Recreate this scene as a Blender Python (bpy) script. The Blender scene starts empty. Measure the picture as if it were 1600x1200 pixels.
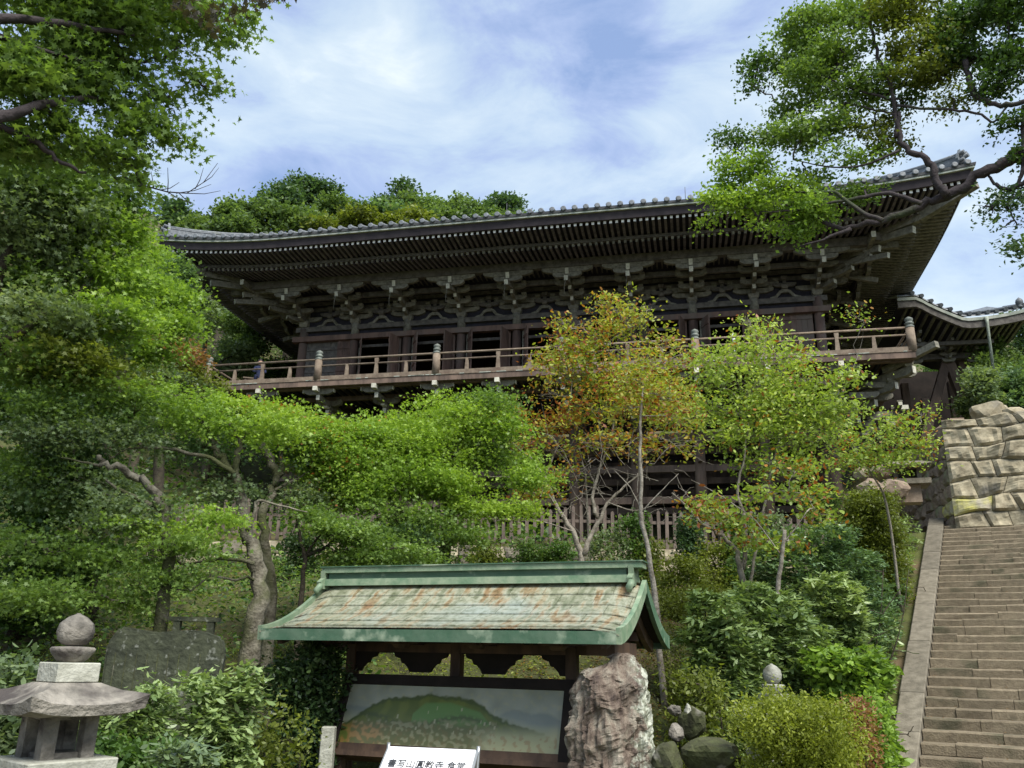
import bpy, math, random
import numpy as np
from mathutils import Vector, Matrix
R_ = math.radians
random.seed(7); RNG = np.random.default_rng(11)
sc = bpy.context.scene
col = sc.collection

# ------------------------------------------------------------------ camera
F_PX, PITCH, ROLL, EYE = 1317.5, .316, .0211, 1.6
cam = bpy.data.objects.new('camera', bpy.data.cameras.new('camera'))
col.objects.link(cam); sc.camera = cam
cam.data.sensor_width = 36; cam.data.lens = F_PX / 1600 * 36
cam.data.clip_start = .05; cam.data.clip_end = 2000
cF = np.array([0, math.cos(PITCH), math.sin(PITCH)])
_u = np.array([0, -math.sin(PITCH), math.cos(PITCH)]); _r = np.array([1., 0, 0])
cR = math.cos(ROLL) * _r + math.sin(ROLL) * _u
cU = -math.sin(ROLL) * _r + math.cos(ROLL) * _u
m = Matrix(((cR[0], cU[0], -cF[0], 0), (cR[1], cU[1], -cF[1], 0), (cR[2], cU[2], -cF[2], EYE), (0, 0, 0, 1)))
cam.matrix_world = m

# ------------------------------------------------------------------ light
SUN_EL, SUN_AZ = 52, 150          # azimuth the light comes from, clockwise from +Y
sun = bpy.data.objects.new('sun', bpy.data.lights.new('sun', 'SUN'))
sun.data.energy = 1.5; sun.data.angle = R_(32); sun.data.color = (1, .96, .88)
sun.rotation_euler = (R_(90 - SUN_EL), 0, R_(180 - SUN_AZ) )
col.objects.link(sun)
_sd = Vector((math.sin(R_(SUN_AZ)) * math.cos(R_(SUN_EL)), math.cos(R_(SUN_AZ)) * math.cos(R_(SUN_EL)), math.sin(R_(SUN_EL))))
sun.rotation_euler = (-_sd).to_track_quat('-Z', 'Y').to_euler()
sc.view_settings.view_transform = 'Standard'; sc.view_settings.look = 'None'
sc.view_settings.exposure = 2.15; sc.view_settings.gamma = 1

world = bpy.data.worlds.new('World'); sc.world = world; world.use_nodes = True
wt = world.node_tree; wt.nodes.clear()
def wn(t, **k):
    n = wt.nodes.new(t)
    for a, b in k.items():
        if a.startswith('i_'): n.inputs[a[2:].replace('_', ' ')].default_value = b
        else: setattr(n, a, b)
    return n
def wl(a, b): wt.links.new(a, b)
sky = wn('ShaderNodeTexSky', sky_type='NISHITA', sun_disc=False); sky.sun_elevation = R_(SUN_EL); sky.sun_rotation = R_(SUN_AZ)
skys = wn('ShaderNodeVectorMath', operation='SCALE'); skys.inputs['Scale'].default_value = .02
wl(sky.outputs[0], skys.inputs[0])
tc = wn('ShaderNodeTexCoord')
mp = wn('ShaderNodeMapping'); mp.inputs['Scale'].default_value = (1.5, 1.5, 3.8); mp.inputs['Rotation'].default_value = (.12, -.22, .3)
wl(tc.outputs['Generated'], mp.inputs[0])
nz = wn('ShaderNodeTexNoise', i_Scale=1.25, i_Detail=8.0, i_Roughness=.52, i_Distortion=.35); wl(mp.outputs[0], nz.inputs['Vector'])
nz2 = wn('ShaderNodeTexNoise', i_Scale=3.6, i_Detail=7.0, i_Roughness=.6, i_Distortion=.4); wl(mp.outputs[0], nz2.inputs['Vector'])
def blob(px, py, w, amp):          # a broad cloud bank (or gap) around one direction of the sky
    d = cF * F_PX + cR * (px - 800) - cU * (py - 600); d /= np.linalg.norm(d)
    dt = wn('ShaderNodeVectorMath', operation='DISTANCE'); wl(tc.outputs['Generated'], dt.inputs[0]); dt.inputs[1].default_value = tuple(d)
    mr = wn('ShaderNodeMapRange', interpolation_type='SMOOTHSTEP'); mr.inputs[1].default_value = 0; mr.inputs[2].default_value = w
    mr.inputs[3].default_value = amp; mr.inputs[4].default_value = 0; wl(dt.outputs['Value'], mr.inputs[0])
    return mr.outputs[0]
def add(a, b, op='ADD'):
    n = wn('ShaderNodeMath', operation=op)
    for i, v in enumerate((a, b)):
        if isinstance(v, (int, float)): n.inputs[i].default_value = v
        else: wl(v, n.inputs[i])
    return n.outputs[0]
v = add(add(nz.outputs['Fac'], .95, 'MULTIPLY'), add(nz2.outputs['Fac'], .85, 'MULTIPLY'))
v = add(v, -.41)
for b in ((560, 160, .17, .17), (740, 190, .17, .17), (860, 170, .09, .10), (400, 230, .15, .10), (300, 320, .14, .10), (1500, 250, .35, .06), (850, 40, .17, -.19), (960, 90, .12, -.10), (700, 20, .14, -.12),
          (430, 290, .10, -.10), (1100, 60, .16, -.05), (1150, 220, .2, .04), (640, 250, .12, -.08), (520, 60, .12, -.03)):
    v = add(v, blob(*b))
cr = wn('ShaderNodeValToRGB'); wl(v, cr.inputs[0])
e = cr.color_ramp.elements
e[0].position = .27; e[0].color = (.075, .105, .175, 1)
e[1].position = .80; e[1].color = (.275, .290, .285, 1)
for p, c in ((.40, (.115, .142, .208, 1)), (.50, (.150, .184, .222, 1)), (.64, (.190, .220, .238, 1))):
    x = e.new(p); x.color = c
av = wn('ShaderNodeVectorMath', operation='ADD'); wl(cr.outputs[0], av.inputs[0]); wl(skys.outputs[0], av.inputs[1])
bg = wn('ShaderNodeBackground'); bg.inputs['Strength'].default_value = .76; wl(av.outputs[0], bg.inputs[0])
wo = wn('ShaderNodeOutputWorld'); wl(bg.outputs[0], wo.inputs[0])

# ------------------------------------------------------------------ helpers
def ray(x, y):
    d = cF * F_PX + cR * (x - 800) - cU * (y - 600); return d / math.hypot(d[0], d[1])
def at(x, y, D): return np.array([0, 0, EYE]) + ray(x, y) * D      # point seen there, D metres away over the ground

MATS = {}
def mat(name, c1, c2=None, scale=6., rough=.8, bump=.3, c3=None, spec=.3, stretch=(1, 1, 1), detail=6., c3amt=.5, c3scale=1.3, bscale=None, metal=0, vc=False, pos2=(.35, .68)):
    if name in MATS: return MATS[name]
    mt = bpy.data.materials.new(name); mt.use_nodes = True; nt = mt.node_tree; N = nt.nodes; L = nt.links
    b = N['Principled BSDF']; b.inputs['Roughness'].default_value = rough; b.inputs['Specular IOR Level'].default_value = spec; b.inputs['Metallic'].default_value = metal
    tcn = N.new('ShaderNodeTexCoord'); mpn = N.new('ShaderNodeMapping'); mpn.inputs['Scale'].default_value = stretch
    oi = N.new('ShaderNodeObjectInfo'); va = N.new('ShaderNodeVectorMath'); va.operation = 'ADD'
    sh = N.new('ShaderNodeMath'); sh.operation = 'MULTIPLY'; sh.inputs[1].default_value = 37.; L.new(oi.outputs['Random'], sh.inputs[0])
    L.new(tcn.outputs['Object'], va.inputs[0]); L.new(sh.outputs[0], va.inputs[1]); L.new(va.outputs[0], mpn.inputs[0])
    n1 = N.new('ShaderNodeTexNoise'); n1.inputs['Scale'].default_value = scale; n1.inputs['Detail'].default_value = detail; n1.inputs['Roughness'].default_value = .62
    L.new(mpn.outputs[0], n1.inputs['Vector'])
    r = N.new('ShaderNodeValToRGB'); L.new(n1.outputs['Fac'], r.inputs[0])
    c2 = c2 or tuple(x * .6 for x in c1)
    r.color_ramp.elements[0].position = pos2[0]; r.color_ramp.elements[0].color = (*c2, 1); r.color_ramp.elements[1].position = pos2[1]; r.color_ramp.elements[1].color = (*c1, 1)
    out = r.outputs[0]
    if c3:
        n2 = N.new('ShaderNodeTexNoise'); n2.inputs['Scale'].default_value = c3scale; n2.inputs['Detail'].default_value = 5; L.new(mpn.outputs[0], n2.inputs['Vector'])
        r2 = N.new('ShaderNodeValToRGB'); L.new(n2.outputs['Fac'], r2.inputs[0])
        r2.color_ramp.elements[0].position = c3amt; r2.color_ramp.elements[0].color = (0, 0, 0, 1); r2.color_ramp.elements[1].position = c3amt + .14; r2.color_ramp.elements[1].color = (1, 1, 1, 1)
        mx = N.new('ShaderNodeMixRGB'); L.new(r2.outputs[0], mx.inputs[0]); L.new(out, mx.inputs[1]); mx.inputs[2].default_value = (*c3, 1); out = mx.outputs[0]
    # every object of the kind a little lighter or darker than the next
    hv = N.new('ShaderNodeMapRange'); L.new(oi.outputs['Random'], hv.inputs[0]); hv.inputs[3].default_value = .84; hv.inputs[4].default_value = 1.14
    mm = N.new('ShaderNodeVectorMath'); mm.operation = 'SCALE'; L.new(out, mm.inputs[0]); L.new(hv.outputs[0], mm.inputs['Scale'])
    L.new(mm.outputs[0], b.inputs['Base Color'])
    if bump:
        bn = N.new('ShaderNodeBump'); bn.inputs['Strength'].default_value = bump; bn.inputs['Distance'].default_value = .03
        n3 = N.new('ShaderNodeTexNoise'); n3.inputs['Scale'].default_value = bscale or scale * 2; n3.inputs['Detail'].default_value = 8; L.new(mpn.outputs[0], n3.inputs['Vector'])
        L.new(n3.outputs['Fac'], bn.inputs['Height']); L.new(bn.outputs[0], b.inputs['Normal'])
    MATS[name] = mt; return mt

def leafmat(name, trans=.35, rough=.45, spec=.35):
    mt = bpy.data.materials.new(name); mt.use_nodes = True; nt = mt.node_tree; N = nt.nodes; L = nt.links
    b = N['Principled BSDF']; b.inputs['Roughness'].default_value = rough; b.inputs['Specular IOR Level'].default_value = spec
    a = N.new('ShaderNodeAttribute'); a.attribute_name = 'Col'; L.new(a.outputs['Color'], b.inputs['Base Color'])
    t = N.new('ShaderNodeBsdfTranslucent'); 
    g = N.new('ShaderNodeMixRGB'); g.blend_type = 'MULTIPLY'; g.inputs[0].default_value = 1; g.inputs[2].default_value = (1.25, 1.3, .55, 1); L.new(a.outputs['Color'], g.inputs[1]); L.new(g.outputs[0], t.inputs['Color'])
    mx = N.new('ShaderNodeMixShader'); mx.inputs[0].default_value = trans; L.new(b.outputs[0], mx.inputs[1]); L.new(t.outputs[0], mx.inputs[2])
    L.new(mx.outputs[0], N['Material Output'].inputs[0]); return mt

# palette ------------------------------------------------------------
wood_up = mat('weathered_upper_timber', (0.156, 0.143, 0.124), (0.068, 0.061, 0.056), 5, .85, .35, stretch=(1, 1, 1))
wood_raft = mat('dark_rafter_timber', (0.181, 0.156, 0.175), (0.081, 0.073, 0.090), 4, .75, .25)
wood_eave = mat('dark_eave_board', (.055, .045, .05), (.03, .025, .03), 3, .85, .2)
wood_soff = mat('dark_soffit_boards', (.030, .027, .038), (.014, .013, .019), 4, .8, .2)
wood_pale = mat('pale_weathered_bracket_timber', (.25, .235, .19), (.11, .105, .082), 7, .85, .4)
wood_end = mat('greyed_end_grain', (.60, .58, .49), (.38, .37, .30), 14, .9, .1)
wood_tip = mat('chalk_white_end_grain', (.85, .84, .78), (.66, .65, .60), 14, .9, .05)
wood_red = mat('faded_bengara_red_timber', (.175, .112, .088), (.085, .056, .046), 3.5, .8, .35, stretch=(1, 1, .3), c3=(.13, .105, .088), c3amt=.50)
wood_rail = mat('weathered_railing_timber', (.25, .20, .148), (.12, .088, .064), 4, .8, .35, c3=(.12, .078, .058), c3amt=.6)
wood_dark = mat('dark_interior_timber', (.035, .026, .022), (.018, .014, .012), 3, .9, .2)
wood_stilt = mat('grey_brown_stilt_timber', (0.180, 0.126, 0.096), (0.072, 0.052, 0.042), 3, .85, .4, stretch=(1, 1, .25))
wood_grey = mat('grey_fence_timber', (.17, .135, .11), (.08, .06, .05), 6, .9, .4, stretch=(1, 1, .3))
wood_shel = mat('brown_shelter_timber', (.13, .08, .05), (.05, .032, .024), 5, .7, .3, stretch=(1, 1, .3))
tile_m = mat('smoked_grey_roof_tile', (.17, .185, .20), (.075, .085, .095), 9, .5, .2, c3=(.12, .13, .10), c3amt=.6)
tile_d = mat('dark_underside_of_roof_tile', (.10, .105, .11), (.05, .05, .055), 9, .6, .2)
strip_m = mat('pale_mossy_eave_strip', (.40, .41, .36), (.20, .23, .19), 3, .8, .2)
copper = None
stone_step = mat('buff_granite_steps', (.225, .185, .125), (.145, .118, .08), 9, .9, .6, c3=(.095, .088, .055), c3amt=.55, c3scale=1.7, bscale=40)
stone_kerb = mat('grey_granite_kerb', (.19, .168, .128), (.105, .092, .068), 6, .9, .4, bscale=30)
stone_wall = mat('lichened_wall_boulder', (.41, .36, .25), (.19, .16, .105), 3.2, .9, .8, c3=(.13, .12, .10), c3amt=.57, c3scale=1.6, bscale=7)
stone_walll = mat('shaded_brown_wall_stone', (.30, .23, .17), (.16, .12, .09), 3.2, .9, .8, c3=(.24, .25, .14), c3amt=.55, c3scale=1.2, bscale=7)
stone_yel = mat('stone_with_yellow_lichen', (.42, .39, .08), (.30, .28, .17), 3.0, .9, .7, c3=(.30, .27, .20), c3amt=.46, c3scale=2.2, bscale=7)
stone_lan = mat('weathered_lantern_granite', (.29, .265, .225), (.095, .088, .075), 6, .9, .8, c3=(.055, .047, .043), c3amt=.49, c3scale=4.5, bscale=26)
stone_lanp = mat('pale_lantern_granite', (.42, .42, .36), (.27, .27, .22), 12, .9, .4, c3=(.12, .12, .09), c3amt=.62, c3scale=5, bscale=40)
stone_stele = mat('dark_mossy_stele_stone', (.060, .068, .040), (.025, .029, .019), 4, .95, .9, c3=(.20, .21, .18), c3amt=.60, c3scale=14, bscale=16)
stone_moss = mat('mossy_garden_rock', (.075, .085, .035), (.035, .035, .02), 6, .95, .9, c3=(.30, .28, .24), c3amt=.62, c3scale=4, bscale=14)
white_m = mat('white_sign_board', (.80, .81, .82), (.76, .77, .78), 3, .4, .0)
ink_m = mat('black_ink', (.015, .015, .017), (.012, .012, .014), 3, .6, 0)
steel_m = mat('brushed_steel', (.42, .43, .43), (.32, .33, .33), 8, .35, .05, metal=.7)
bark_g = mat('pale_lichened_bark', (.19, .175, .135), (.055, .048, .034), 9, .95, .9, c3=(.06, .065, .028), c3amt=.46, c3scale=2.2, bscale=28)
bark_d = mat('dark_mossy_bark', (.075, .062, .042), (.030, .025, .018), 8, .95, .8, c3=(.06, .085, .025), c3amt=.55, c3scale=2.5, bscale=24)
bark_v = mat('dark_violet_grey_bark', (.062, .05, .052), (.028, .023, .024), 8, .9, .6, c3=(.05, .075, .025), c3amt=.60, bscale=24)
bark_w = mat('whitish_lichened_twig_bark', (.34, .31, .26), (.14, .12, .095), 10, .95, .5, bscale=30)
LEAF = leafmat('leaf_tissue', .42); LEAFG = leafmat('glossy_evergreen_leaf', .28, .34, .55)

# ------------------------------------------------------------------ mesh building
class MB:
    def __init__(s): s.v = []; s.f = []; s.mi = []; s.sm = []
    def poly(s, vs, fs, mi=0, smooth=False):
        o = len(s.v); s.v.extend([tuple(map(float, p)) for p in vs])
        for f in fs: s.f.append(tuple(o + i for i in f)); s.mi.append(mi); s.sm.append(smooth)
    def box(s, x0, x1, y0, y1, z0, z1, mi=0):
        s.poly([(x0, y0, z0), (x1, y0, z0), (x1, y1, z0), (x0, y1, z0), (x0, y0, z1), (x1, y0, z1), (x1, y1, z1), (x0, y1, z1)],
               [(0, 3, 2, 1), (4, 5, 6, 7), (0, 1, 5, 4), (1, 2, 6, 5), (2, 3, 7, 6), (3, 0, 4, 7)], mi)
        return s
    def cbox(s, c, sz, mi=0): return s.box(c[0] - sz[0] / 2, c[0] + sz[0] / 2, c[1] - sz[1] / 2, c[1] + sz[1] / 2, c[2] - sz[2] / 2, c[2] + sz[2] / 2, mi)
    def beam(s, a, b, w, h, mi=0, up=(0, 0, 1), tipmi=None):     # box from a to b, centred, w wide, h high
        a = np.array(a, float); b = np.array(b, float); d = b - a; d /= np.linalg.norm(d)
        sd = np.cross(d, up); sd /= np.linalg.norm(sd); u = np.cross(sd, d)
        vs = [p + sd * w / 2 * i + u * h / 2 * j for p in (a, b) for i, j in ((-1, -1), (1, -1), (1, 1), (-1, 1))]
        s.poly(vs, [(0, 1, 2, 3), (0, 4, 5, 1), (1, 5, 6, 2), (2, 6, 7, 3), (3, 7, 4, 0)], mi); s.poly(vs[4:], [(3, 2, 1, 0)], mi if tipmi is None else tipmi)
        return s
    def prism(s, prof, frame, th, mi=0):      # profile (a,b) in plane of frame (origin, A, B, N), th thick along N, centred
        o, A, B, Nn = [np.array(q, float) for q in frame]; n = len(prof)
        vs = [o + A * a + B * b + Nn * k * th / 2 for k in (-1, 1) for a, b in prof]
        s.poly(vs, [tuple(range(n))[::-1], tuple(range(n, 2 * n))] + [(i, (i + 1) % n, n + (i + 1) % n, n + i) for i in range(n)], mi); return s
    def tube(s, pts, rad, n=7, mi=0, cap=True):
        pts = np.array(pts, float); k = len(pts)
        if np.isscalar(rad): rad = [rad] * k
        T = np.gradient(pts, axis=0); T /= np.linalg.norm(T, axis=1)[:, None] + 1e-9
        ref = np.array([.31, .22, .93]); vs = []
        if abs(T[0] @ ref) > .9: ref = np.array([1., 0, 0])
        a = np.linspace(0, 2 * np.pi, n, endpoint=False)
        for p, t, r in zip(pts, T, rad):
            x = np.cross(t, ref); x /= np.linalg.norm(x) + 1e-9; y = np.cross(t, x); ref = np.cross(x, t)
            vs.extend(p + r * (np.cos(q) * x + np.sin(q) * y) for q in a)
        fs = [(i * n + j, i * n + (j + 1) % n, (i + 1) * n + (j + 1) % n, (i + 1) * n + j) for i in range(k - 1) for j in range(n)]
        s.poly(vs, fs, mi, True)
        if cap: o = len(s.v) - len(vs); s.f.append(tuple(o + (k - 1) * n + j for j in range(n))); s.mi.append(mi); s.sm.append(False); s.f.append(tuple(o + j for j in range(n))[::-1]); s.mi.append(mi); s.sm.append(False)
        return s
    def lathe(s, prof, n=16, c=(0, 0, 0), mi=0, rot=0, smooth=True):   # prof: list of (r, z)
        a = np.linspace(0, 2 * np.pi, n, endpoint=False) + rot
        vs = [(c[0] + r * math.cos(q), c[1] + r * math.sin(q), c[2] + z) for r, z in prof for q in a]
        k = len(prof)
        s.poly(vs, [(i * n + j, i * n + (j + 1) % n, (i + 1) * n + (j + 1) % n, (i + 1) * n + j) for i in range(k - 1) for j in range(n)], mi, smooth)
        o = len(s.v) - len(vs)
        s.f.append(tuple(o + j for j in range(n))[::-1]); s.f.append(tuple(o + (k - 1) * n + j for j in range(n))); s.mi += [mi, mi]; s.sm += [False, False]
        return s
    def mesh(s, name, mats):
        me = bpy.data.meshes.new(name); me.from_pydata(s.v, [], s.f)
        for q in (mats if isinstance(mats, (list, tuple)) else [mats]): me.materials.append(q)
        me.polygons.foreach_set('material_index', s.mi); me.polygons.foreach_set('use_smooth', s.sm); me.update(); return me
    def build(s, name, mats, parent=None, loc=None): return put(name, s.mesh(name, mats), parent, loc)
def put(name, me, parent=None, loc=None, rz=0):
    o = bpy.data.objects.new(name, me); col.objects.link(o)
    if parent: o.parent = parent
    if loc is not None: o.location = [float(q) for q in loc]
    if rz: o.rotation_euler = (0, 0, rz)
    return o
def tag(o, label=None, cat=None, group=None, kind=None):
    if label: o['label'] = label
    if cat: o['category'] = cat
    if group: o['group'] = group
    if kind: o['kind'] = kind
    return o
def thing(name, label, cat, loc, rz=0, group=None):
    o = bpy.data.objects.new(name, None); o.empty_display_size = .2; col.objects.link(o); o.location = [float(q) for q in loc]; o.rotation_euler = (0, 0, rz)
    return tag(o, label, cat, group)
def bevel(o, w, seg=1):
    import bmesh
    bm = bmesh.new(); bm.from_mesh(o.data); bmesh.ops.bevel(bm, geom=bm.edges[:], offset=w, segments=seg, affect='EDGES', clamp_overlap=True); bm.to_mesh(o.data); bm.free(); return o

from mathutils import noise as mno
def fnoise(P, s, off=0., H=.9, octv=5):
    return np.array([mno.fractal(Vector((float(p[0]) * s + off, float(p[1]) * s - off, float(p[2]) * s + off * .37)), H, 2.1, octv) for p in P])
def noise3(P, s, seed=0):
    r = np.random.default_rng(seed); out = 0
    for k in range(6):
        d = r.normal(size=3); d /= np.linalg.norm(d); out = out + np.sin(P @ d * s * (1 + .45 * k) + r.uniform(0, 6.28) + 1.3 * np.sin(P @ np.roll(d, 1) * s * .7 + k)) / (1 + .3 * k)
    return out / 3

# ------------------------------------------------------------------ places
AZB = .2132
HC = np.array([11.884, 30.26]); hu = np.array([math.cos(AZB), -math.sin(AZB)]); hn = np.array([math.sin(AZB), math.cos(AZB)])
SP = np.array([6.709, 14.788]); SZ = .094; SAZ = .5431; TREAD = .385; RISE = .17; NST = 33
sd_ = np.array([math.sin(SAZ), math.cos(SAZ)]); sr_ = np.array([math.cos(SAZ), -math.sin(SAZ)])
TOP = SP + sd_ * TREAD * 32; TOPZ = SZ + .17 * 32           # the top step, left end
WC = np.array([13.25, 25.02]); WZ0, WZ1 = 5.5, 8.95          # corner of the boulder wall
def stair_z(s): return SZ + np.clip(s, 0, TREAD * 32) * RISE / TREAD
def ground(x, y):
    x = np.asarray(x, float); y = np.asarray(y, float)
    U = (x - HC[0]) * hu[0] + (y - HC[1]) * hu[1]; V = (x - HC[0]) * hn[0] + (y - HC[1]) * hn[1]
    z = np.interp(y, [-60, 9, 10.5, 13, 18, 24.9, 25.15, 28, 33, 37, 42, 46, 60, 90, 160, 400], [0, 0, .1, 1.2, 2.7, 4.0, 4.75, 5.3, 6.0, 7.5, 10, 12, 20, 38, 55, 60])
    lh = np.clip(-11 - x, 0, 40) * .42 * np.clip((y - 12) / 20, 0, 1); z = z + np.minimum(lh, 16)
    z = z + np.where(y > 9.5, .10 * np.sin(x * 1.3 + y * .7) + .07 * np.sin(x * 2.9 - y * 1.7), 0)
    s = (x - SP[0]) * sd_[0] + (y - SP[1]) * sd_[1]; w = (x - SP[0]) * sr_[0] + (y - SP[1]) * sr_[1]
    zs = stair_z(s) + .02
    k = np.clip((w + 4.5) / 3.6, 0, 1); k = k * k * (3 - 2 * k) * np.clip((34 - y) / 6, 0, 1)
    z = z * (1 - k) + zs * k
    z = np.where((w > -.3) & (s < TREAD * 34), zs - .35, z)
    # plateau held by the boulder wall
    a = (x - WC[0]) * sr_[0] + (y - WC[1]) * sr_[1]; b = (x - WC[0]) * sd_[0] + (y - WC[1]) * sd_[1]
    c = (x - WC[0]) * hu[0] + (y - WC[1]) * hu[1]
    q = (b > .45) & (c > .55)
    z = np.where(q, np.maximum(z, WZ1 - .12 + np.clip(V - 8, 0, 60) * .45), z)
    return z
def gz(x, y): return float(ground(x, y))

xs = np.concatenate([np.arange(-260, -30, 10.), np.arange(-30, -14, 1.), np.arange(-14, 24, .3), np.arange(24, 50, 1.3), np.arange(50, 260, 10)])
ys = np.concatenate([np.arange(-120, -4, 8.), np.arange(-4, 8, 1), np.arange(8, 34, .3), np.arange(34, 60, 1.), np.arange(60, 400, 10)])
X, Y = np.meshgrid(xs, ys); Z = ground(X, Y) + .035 * np.sin(X * 5.1 + np.sin(Y * 3.7)) * np.sin(Y * 4.3 + X)
nx, ny = len(xs), len(ys)
idx = np.arange(nx * ny).reshape(ny, nx)
me = bpy.data.meshes.new('ground'); me.from_pydata(np.stack([X, Y, Z], -1).reshape(-1, 3).tolist(), [], np.stack([idx[:-1, :-1], idx[:-1, 1:], idx[1:, 1:], idx[1:, :-1]], -1).reshape(-1, 4).tolist())
for p in me.polygons: p.use_smooth = True
me.materials.append(mat('mossy_earth_with_leaf_litter', (.075, .088, .020), (.035, .034, .014), 2.2, .95, 1.0, c3=(.10, .072, .038), c3amt=.54, c3scale=.7, bscale=12, detail=12))
tag(put('ground', me), kind='structure')
tag(MB().box(-14, 3.4, -8, 7.2, .006, .02).build('path', mat('gravel_path', (.32, .28, .22), (.2, .17, .13), 30, .95, .5)), kind='structure')

# ------------------------------------------------------------------ stone stairs
st = thing('stone_stairs', 'long straight flight of worn buff granite steps with grey kerb climbing on the right', 'stairs', (SP[0], SP[1], SZ), -SAZ)
def stone_block(x0, x1, y0, y1, z0, z1, ch=.026, jit=.011):
    j = lambda: random.uniform(-jit, jit)
    mb = MB(); zt = z1 + j(); zt2 = z1 + j(); yf = y0 + j(); yf2 = y0 + j()
    v = [(x0, yf, z0), (x1, yf2, z0), (x1, y1, z0), (x0, y1, z0), (x0, yf, zt - ch), (x1, yf2, zt2 - ch), ((x0), yf + ch, zt), (x1, yf2 + ch, zt2), (x1, y1, zt2), (x0, y1, zt)]
    xm = (x0 + x1) / 2; v += [(xm, (yf + yf2) / 2 + j(), z0), (xm, (yf + yf2) / 2 + j() * 1.6, (zt + zt2) / 2 - ch + j()), (xm, (yf + yf2) / 2 + ch + j(), (zt + zt2) / 2 + j())]
    mb.poly(v, [(0, 10, 11, 4), (10, 1, 5, 11), (4, 11, 12, 6), (11, 5, 7, 12), (6, 12, 9), (12, 7, 8, 9), (3, 0, 4, 6, 9), (1, 2, 8, 7, 5), (2, 3, 9, 8)])
    return mb
for k in range(-3, NST + 1):
    y0 = k * TREAD - TREAD; z1 = k * RISE + 0; x = 0.0
    first = True
    while x < 4.6:
        L = random.uniform(.55, 1.5) if not first else random.uniform(.35, 1.4); first = False
        x1 = min(x + L, 4.7); dz = random.uniform(-.014, .012) + (.022 if k in (9, 12) and x > 1.2 else 0)
        stone_block(x + .005, x1 - .005, y0 + random.uniform(-.01, .01), y0 + TREAD + .08, z1 - RISE - .01, z1 + dz - .0).build('step_stone', stone_step, st); x = x1
s0 = -1.4
while s0 < 12.9:
    L = random.uniform(1.3, 2.3); s1 = min(s0 + L, 13.0); m_ = RISE / TREAD
    mb = MB(); e_ = .008; w0 = -.44 + random.uniform(-.01, .01)
    v = []
    for s_ in (s0 + e_, s1 - e_):
        zt = s_ * m_ + .205 + random.uniform(-.008, .008); v += [(w0, s_, zt - .7), (-.012, s_, zt - .7), (-.012, s_, zt - .015), (-.03, s_, zt), (w0 + .02, s_, zt), (w0, s_, zt - .02)]
    mb.poly(v, [(5, 4, 3, 2, 1, 0), (6, 7, 8, 9, 10, 11)] + [(i, (i + 1) % 6, 6 + (i + 1) % 6, 6 + i) for i in range(6)])
    mb.build('kerb_stone', stone_kerb, st); s0 = s1
# landing
lp = [TOP + sr_ * a + sd_ * b for a, b in ((-.45, .1), (6, .1), (6, 1.6), (-.45, 1.6))]
mb = MB(); mb.poly([(p[0], p[1], z) for z in (TOPZ - .3, TOPZ - .012) for p in lp], [(0, 3, 2, 1), (4, 5, 6, 7), (0, 1, 5, 4), (1, 2, 6, 5), (2, 3, 7, 6), (3, 0, 4, 7)])
tag(mb.build('landing_path', stone_kerb), kind='structure')

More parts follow.
